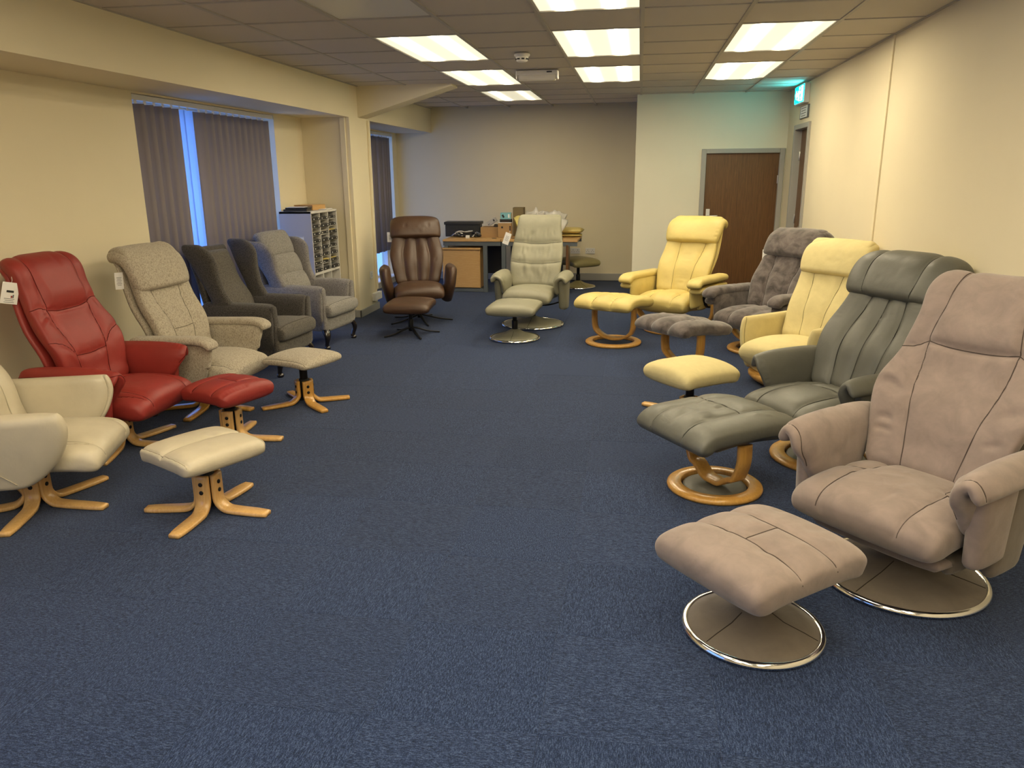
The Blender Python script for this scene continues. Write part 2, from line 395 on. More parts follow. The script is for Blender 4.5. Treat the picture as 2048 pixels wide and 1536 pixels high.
LAMPS = {('L', 0): 1, ('L', 1): 1, ('L', 2): .5, ('C', 0): 1, ('C', 1): 1, ('R', 0): 1, ('R', 1): 1, ('C', -1): 1, ('L', -1): 0, ('R', -1): 0,
         ('L', -2): 1, ('C', -2): 1, ('R', -2): 1, ('L', -3): 1, ('C', -3): 1, ('R', -3): 1, ('L', -4): 1, ('C', -4): 1, ('R', -4): 1}
taken = set()
for (c, r) in LAMPS:
    i = gx.index(LX[c]); j = round((ROW[r]-gy[0])/.642); taken |= {(i, j), (i, j+1)}
for j, y in enumerate(gy):
    for i in range(len(gx)):
        if not YB < y < YF or ((i, j) in taken and (i, j-1) in taken and any(abs(y-(ROW[r]+.642)) < .01 and abs(LX[c]-gx[i]) < .01 for (c, r) in LAMPS)): continue
        x0, x1 = max(gx[i], XB)+.012, (gx[i+1] if i+1 < len(gx) else XR)-.012
        if y > 10.5 and x0 > -.05: continue
        if x1-x0 > .1: cpart('cross_tee', M['tbar'], (x0, y-.010, ZC+.001), (x1, y+.010, ZC+.026))
cme = None
for j in range(len(gy)-1):
    for i in range(len(gx)):
        x0, x1 = max(gx[i], XB), (gx[i+1] if i+1 < len(gx) else XR); y0, y1 = max(gy[j], YB), min(gy[j+1], YF)
        if (i, j) in taken or y1-y0 < .05 or x0 > x1-.05: continue
        if y0 > 10.45 and x0 > -.03: continue
        if x0 < -2.6 and 8.3 < y0 < 9.0 and False: continue
        g = .006
        sz = (x1-x0-2*g, y1-y0-2*g, .015)
        if abs(x1-x0-GP) < 1e-4 and abs(y1-y0-.642) < 1e-4:
            if cme is None: o = box('ceiling_tile', M['ceiling'], ce, (0, 0, 0), sz, .003); cme = o.data
            else: o = link('ceiling_tile', cme, None, ce, False)
        else: o = box('ceiling_tile', M['ceiling'], ce, (0, 0, 0), sz, .003)
        o.location = Vector(((x0+x1)/2, (y0+y1)/2, ZC+.0145+RNG.uniform(-.0015, .0015)))-ce.location
# ------------------------------------------------------------------ recessed luminaires
def lampmat(name, lit):
    m = mat(name, (.62, .60, .52), .35, spec=.5); q = NB(m)
    if lit == 0: return m
    tc = q.n('ShaderNodeTexCoord'); sx = q.n('ShaderNodeSeparateXYZ'); q.l(tc.outputs['Object'], sx.inputs[0])
    def stripe(x0, k):
        a = q.n('ShaderNodeMath', operation='SUBTRACT'); a.inputs[1].default_value = x0; q.l(sx.outputs[0], a.inputs[0])
        b = q.n('ShaderNodeMath', operation='MULTIPLY'); q.l(a.outputs[0], b.inputs[0]); q.l(a.outputs[0], b.inputs[1])
        c = q.n('ShaderNodeMath', operation='MULTIPLY'); c.inputs[1].default_value = -1/(.033**2); q.l(b.outputs[0], c.inputs[0])
        e = q.n('ShaderNodeMath', operation='EXPONENT'); q.l(c.outputs[0], e.inputs[0])
        f = q.n('ShaderNodeMath', operation='MULTIPLY'); f.inputs[1].default_value = k; q.l(e.outputs[0], f.inputs[0]); return f.outputs[0]
    ad = q.n('ShaderNodeMath', operation='ADD')
    if lit == 1: q.l(stripe(-.15, LAMP_STRIPE), ad.inputs[0]); q.l(stripe(.15, LAMP_STRIPE), ad.inputs[1])
    else: q.l(stripe(-.16, LAMP_STRIPE*.8), ad.inputs[0]); q.l(stripe(.16, LAMP_STRIPE*.10), ad.inputs[1])
    a2 = q.n('ShaderNodeMath', operation='ADD'); a2.inputs[1].default_value = LAMP_FIELD if lit == 1 else .7; q.l(ad.outputs[0], a2.inputs[0])
    fr = q.n('ShaderNodeMath', operation='DIVIDE'); fr.use_clamp = True; fr.inputs[1].default_value = 3.0; q.l(ad.outputs[0], fr.inputs[0])
    q.l(q.ramp(fr.outputs[0], [(0, FIELD_COL), (1, LAMP_COL)]), q.b.inputs['Emission Color']); q.l(a2.outputs[0], q.b.inputs['Emission Strength']); return m
LM = {1: lampmat('lit_diffuser', 1), .5: lampmat('half_lit_diffuser', .5), 0: lampmat('unlit_diffuser', 0)}
LNAME = {('L', 0): 'lit twin-tube ceiling panel with a plain tile between it and the smoke alarm', ('L', 1): 'lit twin-tube ceiling panel just left of the white bulkhead light',
         ('L', 2): 'smallest ceiling panel, half lit with only one tube glowing', ('C', 0): 'lit twin-tube ceiling panel, middle one of the centre row of three',
         ('C', 1): 'lit twin-tube ceiling panel farthest back in the centre row', ('R', 0): 'larger lit twin-tube ceiling panel near the right wall',
         ('R', 1): 'smaller sagging lit ceiling panel nearest the green exit sign', ('C', -1): 'lit ceiling panel cut by the top edge of the photo',
         ('L', -1): 'unlit dull ceiling panel above the left window', ('R', -1): 'unlit ceiling panel peeping in at the top edge near the right wall'}
for (c, r), lit in LAMPS.items():
    x0, y0 = LX[c], ROW[r]; w, d = GP, .642*2
    lab = LNAME.get((c, r)) or 'lit ceiling panel out of the photo, %s column, %s row behind' % ({'L': 'left', 'C': 'centre', 'R': 'right'}[c], {-2: 'nearest', -3: 'middle', -4: 'last'}[r])
    t = thing('ceiling_light', lab, 'ceiling light', (x0+w/2, y0+d/2, ZC), 0, 'recessed ceiling light panels')
    boxes('frame', M['tbar'], [((-w/2+.010, -d/2+.008, .002), (-w/2+.020, d/2-.008, .07)), ((w/2-.020, -d/2+.008, .002), (w/2-.010, d/2-.008, .07)), ((-w/2+.02, -d/2+.008, .002), (w/2-.02, -d/2+.018, .07)), ((-w/2+.02, d/2-.018, .002), (w/2-.02, d/2-.008, .07)), ((-w/2+.010, -d/2+.008, .07), (w/2-.010, d/2-.008, .08))], t)
    sag = (lambda x, y: -.014*(1-(2*x/w)**2)) if (c, r) == ('R', 1) else (lambda x, y: 0)
    me = bpy.data.meshes.new('diffuser'); bm = bmesh.new(); nn = 12
    g = [[bm.verts.new((-w/2+.02+(w-.04)*i/nn, s*(d/2-.018), .008+sag(-w/2+w*i/nn, 0))) for i in range(nn+1)] for s in (-1, 1)]
    g2 = [[bm.verts.new((v.co.x, v.co.y, v.co.z+.004)) for v in row] for row in g]
    for i in range(nn):
        bm.faces.new((g[0][i], g[1][i], g[1][i+1], g[0][i+1])); bm.faces.new((g2[0][i], g2[0][i+1], g2[1][i+1], g2[1][i]))
    bm.to_mesh(me); bm.free(); link('diffuser', me, LM[lit], t, False)
# ------------------------------------------------------------------ doors
d1 = struct(lohi('door_1', M['door'], (.828, 10.475, .008), (1.725, 10.515, 1.822))); d1.name = 'door_1'
def child(o, p):
    o.parent = p; o.location = Vector(o.location)-Vector(p.location); return o
f1 = boxes('door_frame', M['trimpaint'], [((.768, 10.425, 0), (.828, 10.52, 1.878)), ((1.725, 10.425, 0), (1.785, 10.52, 1.878)), ((.828, 10.425, 1.822), (1.725, 10.52, 1.878))], None, .006); child(f1, d1)
def handle(p, x, y, z, ax):
    s = 1 if ax == 'x' else 0
    if ax == 'x':
        child(lohi('handle_plate', M['white'], (x-.024, y-.008, z-.07), (x+.024, y, z+.09), None, .003), p)
        child(tube('lever', M['steel'], None, [(x, y-.005, z), (x, y-.05, z), (x+.03, y-.055, z), (x+.12, y-.05, z+.004)], .010), p)
    else:
        child(lohi('handle_plate', M['steel'], (x-.006, y-.022, z-.08), (x, y+.022, z+.08), None, .003), p)
        child(tube('lever', M['steel'], None, [(x-.005, y, z), (x-.05, y, z), (x-.055, y+.03, z), (x-.05, y+.13, z)], .010), p)
handle(d1, .885, 10.475, 1.045, 'x')
for z in (.3, 1.45): child(post('hinge', M['steel'], None, .008, z, z+.1, (1.722, 10.468)), d1)
d2 = struct(lohi('door_2', M['door'], (XR+.06, 9.165, .008), (XR+.10, 9.875, 2.06)))
f2 = boxes('door_frame', M['trimpaint'], [((XR-.025, 9.10, 0), (XR+.105, 9.165, 2.115)), ((XR-.025, 9.875, 0), (XR+.105, 9.94, 2.115)), ((XR-.025, 9.165, 2.06), (XR+.105, 9.875, 2.115))], None, .006); child(f2, d2)
handle(d2, XR+.06, 9.25, .98, 'y')
for z in (.25, 1.0, 1.72): child(post('hinge', M['steel'], None, .009, z, z+.1, (XR+.054, 9.868)), d2)
# ------------------------------------------------------------------ windows
def panemat():
    m = bpy.data.materials.new('window_glass'); m.use_nodes = True; t = m.node_tree; t.nodes.clear()
    o = t.nodes.new('ShaderNodeOutputMaterial'); mx = t.nodes.new('ShaderNodeMixShader'); a = t.nodes.new('ShaderNodeBsdfTransparent'); b = t.nodes.new('ShaderNodeBsdfGlossy')
    b.inputs['Roughness'].default_value = .03; mx.inputs[0].default_value = .06
    t.links.new(a.outputs[0], mx.inputs[1]); t.links.new(b.outputs[0], mx.inputs[2]); t.links.new(mx.outputs[0], o.inputs[0]); return m
M['glass'] = panemat()
for k, (a, b) in enumerate(WIN):
    xo = XL-.20; fr = []
    for lo, hi in (((xo, a, WZ0), (xo+.06, a+.05, WZ1)), ((xo, b-.05, WZ0), (xo+.06, b, WZ1)), ((xo, a+.05, WZ0), (xo+.06, b-.05, WZ0+.05)), ((xo, a+.05, WZ1-.05), (xo+.06, b-.05, WZ1)),
                   ((xo, (a+b)/2-.025, WZ0+.05), (xo+.06, (a+b)/2+.025, WZ1-.05))): fr.append((lo, hi))
    w = struct(boxes('window_%d' % (k+1), M['white'], fr, None, .004))
    for y0, y1 in ((a+.05, (a+b)/2-.025), ((a+b)/2+.025, b-.05)):
        lohi('pane', M['glass'], (xo+.025, y0, WZ0+.05), (xo+.031, y1, WZ1-.05), w)
    lohi('window_sill', M['white'], (xo+.06, a, WZ0), (XL+.03, b, WZ0+.018), w, .004)
def slatmat(name, c, tr):
    m = mat(name, c, .8, spec=.1); q = NB(m); t = m.node_tree
    v = q.coords((300, 300, 60)); q.l(q.bump(q.noise(v, 2, 2), .2, .002), q.b.inputs['Normal'])
    mx = q.n('ShaderNodeMixShader'); tl = q.n('ShaderNodeBsdfTranslucent'); tl.inputs[0].default_value = (*mul(c, 1.1), 1); mx.inputs[0].default_value = tr
    q.l(q.b.outputs[0], mx.inputs[1]); q.l(tl.outputs[0], mx.inputs[2]); out = [n for n in t.nodes if n.type == 'OUTPUT_MATERIAL'][0]; q.l(mx.outputs[0], out.inputs[0]); return m
M['slat'] = slatmat('grey_blind_fabric', (.34, .30, .305), .34)
M['slatblue'] = slatmat('sheer_blind_fabric', (.72, .80, .90), .92)
def slat_mesh(h):
    V = []; n = 5
    for s in (0, 1):
        for z in (0, -h):
            for i in range(n):
                u = i/(n-1)-.5; V.append((.017*(1-4*u*u)*-1+s*.0016, u*.127, z))
    Q = []
    for i in range(n-1):
        Q += [(i, i+1, n+i+1, n+i), (2*n+i, 3*n+i, 3*n+i+1, 2*n+i+1), (i, 2*n+i, 2*n+i+1, i+1), (n+i, n+i+1, 3*n+i+1, 3*n+i)]
    Q += [(0, n, 3*n, 2*n), (n-1, 3*n-1, 4*n-1, 2*n-1)]
    return mesh_np('slat', V, Q)
def blind(lab, x, y0, y1, ztop, slats):
    t = thing('vertical_blind', lab, 'blind', (x, y0, ztop))
    box('headrail', M['white'], t, (0, (y1-y0)/2, -.02), (.045, y1-y0, .04), .003)
    h = ztop-.06-.50; mg = slat_mesh(h); mb = slat_mesh(h)
    mg.materials.append(M['slat']); mb.materials.append(M['slatblue'])
    for (y, ang, blue) in slats:
        o = link('sheer_slat' if blue else 'slat', mb if blue else mg, None, t, True, (0, y-y0, -.062), (0, 0, math.radians(-ang)))
        if blue: o['label'] = 'pale slat glowing blue with daylight'
        hk = box('hook', M['white'], o, (0, 0, .012), (.004, .02, .028))
sl = []
for i in range(18):
    y = 5.47+.065+.1155*i+(.055 if i > 6 else 0)
    sl.append((y, 36 if i < 5 else (2 if i in (5, 6) else 34), i in (5, 6)))
sl[4] = (sl[4][0], 24, False); sl[7] = (sl[7][0], 22, False)
blind('wide vertical blind of grey slats with two glowing blue ones', XL-.02, 5.47, 7.74, 2.185, sl)
sl2 = [(9.18+.1205*i, [22, 18, 30, 26, 20, 18, 36, 24, 20, 34, 22, 16, 25, 35, 20, 40, 22, 30, 20, 18][i], False) for i in range(20)]
blind('narrow-looking vertical blind with turned slats behind the brown recliner', XL-.02, 9.13, 11.66, 2.185, sl2)
# ------------------------------------------------------------------ wall and ceiling fittings
t = thing('smoke_alarm', 'round white smoke alarm on the ceiling in front of the bulkhead light', 'smoke alarm', (-.985, 6.70, ZC))
lathe('base', M['white'], t, [(0, 0), (.062, 0), (.066, -.012), (.060, -.024), (0, -.024)], 32)
lathe('sensor_head', M['white'], t, [(0, -.024), (.052, -.024), (.052, -.032), (.046, -.058), (.034, -.066), (0, -.067)], 32)
for k in range(8):
    a = k*math.pi/4+.3; box('vent', M['ink'], t, (.048*math.cos(a), .048*math.sin(a), -.045), (.010, .024, .012), 0, False, (0, 0, a))
t = thing('emergency_light', 'white bulkhead emergency light with ribbed lens on ceiling', 'emergency light', (-.998, 7.80, ZC))
box('body', M['white'], t, (0, 0, -.022), (.40, .12, .044), .008)
pad('lens', mat('frosted_lens', (.72, .69, .62), .25), t, [(-.185, -.050), (.185, -.050)], .055, .02, .045, 2.4, (.02, .02), (.02, .02), nx=16, ns=24, axis='y')
box('end_cap', M['white'], t, (-.192, 0, -.055), (.014, .118, .05), .005); box('end_cap', M['white'], t, (.192, 0, -.055), (.014, .118, .05), .005)
box('tell_tale', M['ink'], t, (.12, -.061, -.02), (.05, .003, .012))
# exit sign on the right wall over door 2
t = thing('exit_sign', 'glowing green and white running-man exit sign above the corner door', 'exit sign', (XR, 9.575, 2.425))
box('case', M['white'], t, (-.03, 0, 0), (.06, .53, .205), .006)
CY = (.0, .62, .50)
face = box('face', mat('sign_green', (.0, .3, .22), .4, emit=(.0, .68, .74), estr=20), t, (-.0615, 0, .004), (.003, .50, .175))
wm = mat('sign_white', (.8, .9, .85), .4, emit=(.50, 1.0, .98), estr=11)
def flat(nm, m, parent, pts, x=-.064, th=.002):
    me = bpy.data.meshes.new(nm); bm = bmesh.new()
    a = [bm.verts.new((x, -p[0], p[1])) for p in pts]; b = [bm.verts.new((x-th, -p[0], p[1])) for p in pts]; n = len(pts)
    bm.faces.new(a); bm.faces.new(b[::-1])
    for i in range(n): bm.faces.new((a[i], b[i], b[(i+1) % n], a[(i+1) % n]))
    bmesh.ops.recalc_face_normals(bm, faces=bm.faces); bm.to_mesh(me); bm.free(); return link(nm, me, m, parent, False)
# pictogram: arrow, running figure, doorway (u runs along the wall towards the camera)
flat('arrow', wm, face, [(-.20, .0), (-.15, .05), (-.15, .02), (-.08, .02), (-.08, -.02), (-.15, -.02), (-.15, -.05)], -.0025)
flat('running_figure', wm, face, [(-.045, .035), (.0, .04), (.03, .02), (.055, .03), (.06, .018), (.03, .0), (.01, .01), (.0, -.02), (.03, -.035), (.02, -.075), (.006, -.075), (.012, -.045), (-.02, -.03), (-.035, -.06), (-.07, -.06), (-.07, -.047), (-.045, -.045), (-.025, .015), (-.04, .02), (-.055, .0), (-.066, .008)], -.0025)
flat('figure_head', wm, face, [(.012+.017*math.cos(a*.5236), .062+.017*math.sin(a*.5236)) for a in range(12)], -.0025)
flat('doorway', wm, face, [(.09, -.078), (.20, -.078), (.20, .078), (.09, .078), (.09, .066), (.188, .066), (.188, -.066), (.09, -.066)], -.0025)
flat('door_leaf', wm, face, [(.105, -.055), (.165, -.055), (.165, .055), (.105, .055)], -.0025)
t = thing('wall_notice', 'small grey framed notice between the exit sign and door frame', 'notice', (XR, 9.475, 2.235))
box('backing', M['slate'], t, (-.008, 0, 0), (.016, .44, .135), .002)
box('sheet', M['paper'], t, (-.0175, .0, 0), (.003, .36, .12))
for k in range(4): box('text_line', M['ink'], t, (-.0195, 0, .04-.027*k), (.001, .28-.04*(k % 2), .006))
def socket(lab, loc, r, w=.146, h=.086, gang=2, group='wall sockets'):
    t = thing('wall_socket', lab, 'socket', loc, r, group)
    box('plate', M['white'], t, (0, -.006, 0), (w, .012, h), .003)
    for g in range(gang):
        x = (g-.5*(gang-1))*w/2
        for dx, dz, sx, sz in ((0, .012, .006, .012), (-.016, -.012, .010, .005), (.016, -.012, .010, .005)): box('slot', M['ink'], t, (x+dx, -.0125, dz), (sx, .002, sz))
        box('rocker', M['white'], t, (x+(.026 if gang > 1 else 0), -.014, .026), (.012, .006, .016), .001)
socket('white double wall socket on far wall, further from the desk', (-.71, YF, .45), 0)
socket('white double wall socket on far wall, right beside desk end', (-.935, YF, .45), 0)
socket('white square single wall socket on the pillar at arm height', (XB, 8.85, .44), 90, .088, .088, 1)
t = thing('socket_box', 'double white surface socket box low on the pillar', 'socket', (XB, 8.90, .17))
box('back_box', M['white'], t, (.022, .01, 0), (.044, .12, .09), .004); box('back_box', M['white'], t, (.022, .135, 0), (.044, .12, .09), .004)
box('rocker', M['white'], t, (.046, .01, .02), (.006, .03, .02), .001); box('rocker', M['white'], t, (.046, .135, .02), (.006, .03, .02), .001)
# ------------------------------------------------------------------ upholstery builders (local: -y is the way the chair faces)
def rfolds(n, u0, u1, t0, t1, ln, amp=.004, wd=.010, vert=True, jit=.3):
    out = []
    for i in range(n):
        u, t = RNG.uniform(u0, u1), RNG.uniform(t0, t1); a = RNG.normal(0, jit)
        du, dt = (math.sin(a)*ln, math.cos(a)*ln) if vert else (math.cos(a)*ln*1.8, math.sin(a)*ln)
        k = RNG.uniform(.6, 1.3)
        out.append(([(u-du*k/2, t-dt*k/2), (u+du*k*.05+RNG.normal(0, .02), t+dt*k*.05), (u+du*k/2, t+dt*k/2)], wd*RNG.uniform(.7, 1.3), amp*RNG.choice([-1.5, 1.2])*RNG.uniform(.6, 1.3)))
    return out
def seatpad(p, m, sw, sf, sh, back=.22, drop=.17, th=.055, tb=None, seams=(), folds=(), nx=44, ns=60, hw=None, lip=0, n=3.4, puff=.012, name='seat', **k):
    tf = .085; z = sh-tf-puff*.7; tbb = drop-.075
    path = [(-sf-.012, z-.050), (-sf+.06, z-.016), (-sf+.20, z), (-sf+.36, z-.006), (back, z-.035)]
    return pad(name, m, p, path, hw or sw/2, tf, [(0, tbb*.85), (.4, tbb), (1, tbb)], n, (.095, .05), (.04, .03), seams, folds, nx, ns, puff=puff, **k)
def backpath(by, bz, sh, curl=.05, lumbar=.02, z0=-.08):
    A = np.array([.15, sh+.02]); B = np.array([by, bz]); d = B-A; nrm = np.array([-d[1], d[0]])/np.hypot(*d)
    q = [A+np.array([-.03, z0]), A+d*.04, A+d*.25+nrm*lumbar*.7, A+d*.5+nrm*lumbar*.0-nrm*.005, A+d*.75+nrm*.0, A+d*.92+nrm*curl*.25, A+d*1.0-nrm*curl*.5, A+d*1.0-nrm*curl*2.0+d*-.015]
    return [tuple(x) for x in q]
def backpt(by, bz, sh, f, off=0):
    A = np.array([.15, sh+.02]); B = np.array([by, bz]); d = B-A; nrm = np.array([-d[1], d[0]])/np.hypot(*d)
    return tuple(A+d*f+nrm*off)
def headpillow(p, m, by, bz, sh, f0, w, th=.07, curl=.10, seams=(), folds=(), nx=40, ns=44, hw=None, fwd=.02, n=3.0, over=.06, name='headrest', **k):
    fwd += .014
    q = [backpt(by, bz, sh, f0, fwd*.75), backpt(by, bz, sh, f0+(1-f0)*.35, fwd), backpt(by, bz, sh, f0+(1-f0)*.75, fwd*.7), backpt(by, bz, sh, 1.0, -.035), backpt(by, bz, sh, 1.0+.0, -.035-curl)]
    return pad(name, m, p, q, hw or w/2, th, th*.6, n, (.042, .05), (.03, .05), seams, folds, nx, ns, ol=(.04, .08), **k)
def arm(p, m, side, xi, xo, zin, ah, yf, yb, zout=None, tf=.036, tb=.034, seams=(), folds=(), nx=40, ns=44, name='armrest', n=2.6, er=(.03, .035), bulge=0, **k):
    zo = ah-.10 if zout is None else zout
    path = [(xi, zin), (xi-.004, (zin+ah)/2-.03), (xi+.006, ah-.075), (xi+(xo-xi)*.40, ah-tf), (xo-.035, ah-.055), (xo-.012+bulge, ah-.10)]
    if zout is not None and zout < ah-.14: path = path[:-1]+[(xo-.012+bulge, ah-.13), (xo-.02+bulge*.6, (ah-.12+zo)/2), (xo-.10, zo)]
    ts = [a for a, _ in yf]
    hw = [(t, (val(yb, np.array([t]))[0]-f)/2) for t, f in yf]; cx = [(t, (val(yb, np.array([t]))[0]+f)/2) for t, f in yf]
    ob = pad(name, m, p, path, hw, tf, tb, n, er, (.02, .02), seams, folds, nx, ns, axis='y', cx=cx, mirror=(side < 0), **k)
    if zout is not None and zout < ah-.14:
        YB_ = yb if isinstance(yb, list) else [(0, yb), (1, yb)]; f0 = min(f for _, f in yf); b0 = max(q for _, q in YB_)
        panel(p, m, side, (xi+xo)/2-.004, f0+.004, b0-.02, max(zin, zo)-.03, ah-.045, (xo-xi)/2+.012, f0*.35+yf[0][1]*.65+.02, b0*.35+YB_[0][1]*.65-.02, 'arm_core')
    return ob
def panel(p, m, side, x, y0, y1, z0, z1, th=.03, y0b=None, y1b=None, name='side_panel', nx=20, ns=20):
    y0b = y0 if y0b is None else y0b; y1b = y1 if y1b is None else y1b
    return pad(name, m, p, [(x, z0), (x, (z0+z1)/2), (x, z1)], [(0, (y1b-y0b)/2), (1, (y1-y0)/2)], th, th, 3.5, (.03, .02), (.03, .02), nx=nx, ns=ns, axis='y', cx=[(0, (y0b+y1b)/2), (1, (y0+y1)/2)], mirror=side < 0)
def stitch(p, m, pts, r=.0028, name='piping'): return tube(name, m, p, pts, r, 6)
def tubarm(p, m, side, x0, x1, x2, z0, ah, yf, yb, th=.05, seams=(), folds=(), nx=44, ns=52, n=2.7, name='armrest', **k):
    YB_ = yb if isinstance(yb, list) else [(0, yb), (1, yb)]
    bb = lambda t: val(YB_, np.array([float(t)]))[0]
    return pad(name, m, p, [(x0, z0), (x1, z0*.5+ah*.5), (x2, ah-.03), (x2+.004, ah)], [(t, (bb(t)-f)/2) for t, f in yf], th, th, n, (.04, .045), (.03, .02), seams, folds, nx, ns, axis='y', cx=[(t, (bb(t)+f)/2) for t, f in yf], mirror=side < 0, **k)
def flatarm(p, m, side, x, w, z, y0, y1, zin, th=.040, under=True, folds=()):
    o = pad('armrest', m, p, [(y0, z-th-.055), (y0+.015, z-th-.02), (y0+.09, z-th), (y0+.3, z-th-.004), (y1, z-th-.012)], w/2, th, th*.75, 2.8, (.035, .035), (.03, .03), folds=folds, nx=36, ns=52, cx=side*x)
    if under: pad('arm_pad', m, p, [(y0+.02, z-th*2-.055), (y0+.12, z-th*2-.030), (y1-.02, z-th*2-.034)], w/2*.9, .022, .030, 3.4, (.03, .03), (.03, .03), nx=24, ns=32, cx=side*(x+.006))
    pad('arm_panel', m, p, [(x-w/2+.035, zin), (x-w/2+.030, (zin+z)/2), (x-w/2+.045, z-.055)], [(0, (y1-y0)/2-.05), (1, (y1-y0)/2-.015)], .036, .036, 3, (.03, .02), (.02, .02), nx=26, ns=26, axis='y', cx=(y0+y1)/2, mirror=side < 0)
    return o
# ---- bases
def disc_base(p, R, mcover, ztop, seg=72):
    lathe('base_cover', mcover, p, [(0, .105), (.035, .104), (.06, .088), (R*.45, .062), (R*.75, .042), (R-.012, .026), (R-.008, .014)], seg)
    torus('base_rim', M['chrome'], p, R, .0135, .0145, seg)
    for q in (0.5, 2.6, 4.7):
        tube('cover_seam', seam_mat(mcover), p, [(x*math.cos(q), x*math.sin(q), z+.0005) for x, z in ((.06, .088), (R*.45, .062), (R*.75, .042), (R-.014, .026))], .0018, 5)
    c = post('column', M['black'], p, .030, .095, .19); post('column', M['black'], p, .022, .18, ztop)
def mech(p, z, w=.30, d=.30):
    o = box('mechanism', M['black'], p, (0, .02, z-.02), (w, d, .035), .006)
    for s in (-1, 1): box('bracket', M['black'], o, (s*w*.46, 0, .02), (.03, d*1.25, .03), .004)
    return o
def star_base(p, mw, n, a0, L, h=.19, r=.050, w=.070, th=.022, zc=.30, angs=None, hole=.0):
    for k in range(n):
        a = math.radians(a0+k*360/n) if angs is None else math.radians(angs[k])
        o = sweep('leg', mw, p, [(r, h), (r, h*.65), (r+.001, h*.38), (r+.012, .048), (r+.045, .021), (r+.09, .0155), (r+.16, .014), (L, .0125)], [(0, w), (.4, w), (.85, w*.95), (1, w*.72)], th, a, n=26, ch=.005)
        for z in (h-.040, h-.082):
            b = lathe('bolt', M['black'], o, [(0, .0), (.0105, .0), (.0105, .0035), (.006, .0055), (0, .0055)], 14)
            b.matrix_local = Matrix.Rotation(a, 4, 'Z') @ Matrix.Translation((r+th/2+.0005, 0, z)) @ Matrix.Rotation(math.pi/2, 4, 'Y')
    post('column', M['black'], p, .036, .03, h+.012); post('column', M['black'], p, .028, h, zc)
def ring_base(p, mw, R, ztop, hwid, fill=None, bw=.085, wring=.085, fore=0, top_in=0, square=False):
    s = .015
    prof = [(R-wring, .004), (R-wring, .026), (R-wring+.006, .032), (R-.014, .032), (R-.003, .024), (R, .014), (R-.004, .002), (R-wring, .004)]
    lathe('base_ring', mw, p, prof, 72)
    if fill: lathe('base_inlay', fill, p, [(0, .020), (R-wring-.022, .020), (R-wring-.008, .014), (R-wring-.008, .004)], 64)
    zb = .045
    path = [(-hwid+top_in, ztop), (-hwid+.0, ztop*.62+.02), (-hwid+.035, ztop*.38), (-hwid*.62, .095), (-hwid*.30, zb+.006), (0, zb), (hwid*.30, zb+.006), (hwid*.62, .095), (hwid-.035, ztop*.38), (hwid, ztop*.62+.02), (hwid-top_in, ztop)]
    if square: path = [(-hwid+top_in, ztop), (-hwid+.0, ztop*.62), (-hwid+.012, ztop*.30+.03), (-hwid*.78, .095), (-hwid*.45, zb+.014), (0, zb), (hwid*.45, zb+.014), (hwid*.78, .095), (hwid-.012, ztop*.30+.03), (hwid, ztop*.62), (hwid-top_in, ztop)]
    sweep('leg_band', mw, p, path, bw, .026, 0, n=60, ch=.006)
def black_star(p, n, a0, L, ztop, angs=None):
    for k in range(n):
        a = math.radians(a0+k*360/n) if angs is None else math.radians(angs[k])
        sweep('leg', M['black'], p, [(.015, .075), (.08, .060), (L*.6, .026), (L, .008)], [(0, .034), (.5, .030), (1, .018)], .014, a, n=14, ch=.003)
    post('column', M['black'], p, .026, .04, ztop*.6); post('column', M['black'], p, .019, ztop*.5, ztop)
def stool_top(p, m, w, d, zt, th=.085, droop=.03, seams=(), folds=(), nx=48, ns=60, n=4.2, puff=.012, er=.05, wave=None, er2=None, dip=0, bow=0, **k):
    t2 = th/2; z = zt-t2-puff
    if wave: path = [(-d/2+(d)*a, z+b) for a, b in wave]
    else: path = [(-d/2, z-droop), (-d/2+.06, z-droop*.25), (-d*.2, z), (d*.2, z), (d/2-.06, z-droop*.25), (d/2, z-droop)]
    return pad('cushion', m, p, path, w/2, t2, t2, n, (er, er2 or er), (.045, .045), seams, folds, nx, ns, puff=puff, bow=bow, **k)
def undertray(p, z, w=.22, d=.26):
    return box('mounting_plate', M['black'], p, (0, 0, z), (w, d, .014), .003)
def price_tag(lab, loc, rot, w=.075, h=.115, kind=0):
    t = thing('price_tag', lab, 'tag', loc, 0, 'price tags on chairs'); t.rotation_euler = rot
    box('card', M['paper'], t, (0, 0, -h/2), (w, .002, h), 0)
    if kind == 1:
        box('black_panel', M['ink'], t, (0, -.0015, -h*.42), (w*.42, .001, h*.10))
        box('logo_dot', M['red'], t, (.010, -.0015, -h*.66), (.008, .001, .012)); box('logo_bar', M['slate'], t, (.018, -.0015, -h*.63), (.006, .001, .018))
    for k in range(3 if kind else 6): box('text_line', M['slate'], t, (0, -.0015, -h*(.76 if kind else .3)-.010*k), (w*.6-.008*(k % 2), .0008, .0025))
    tube('string', M['paper'], t, [(0, 0, -.004), (.004, .004, .012), (0, .01, .03)], .0012, 5)
    return t
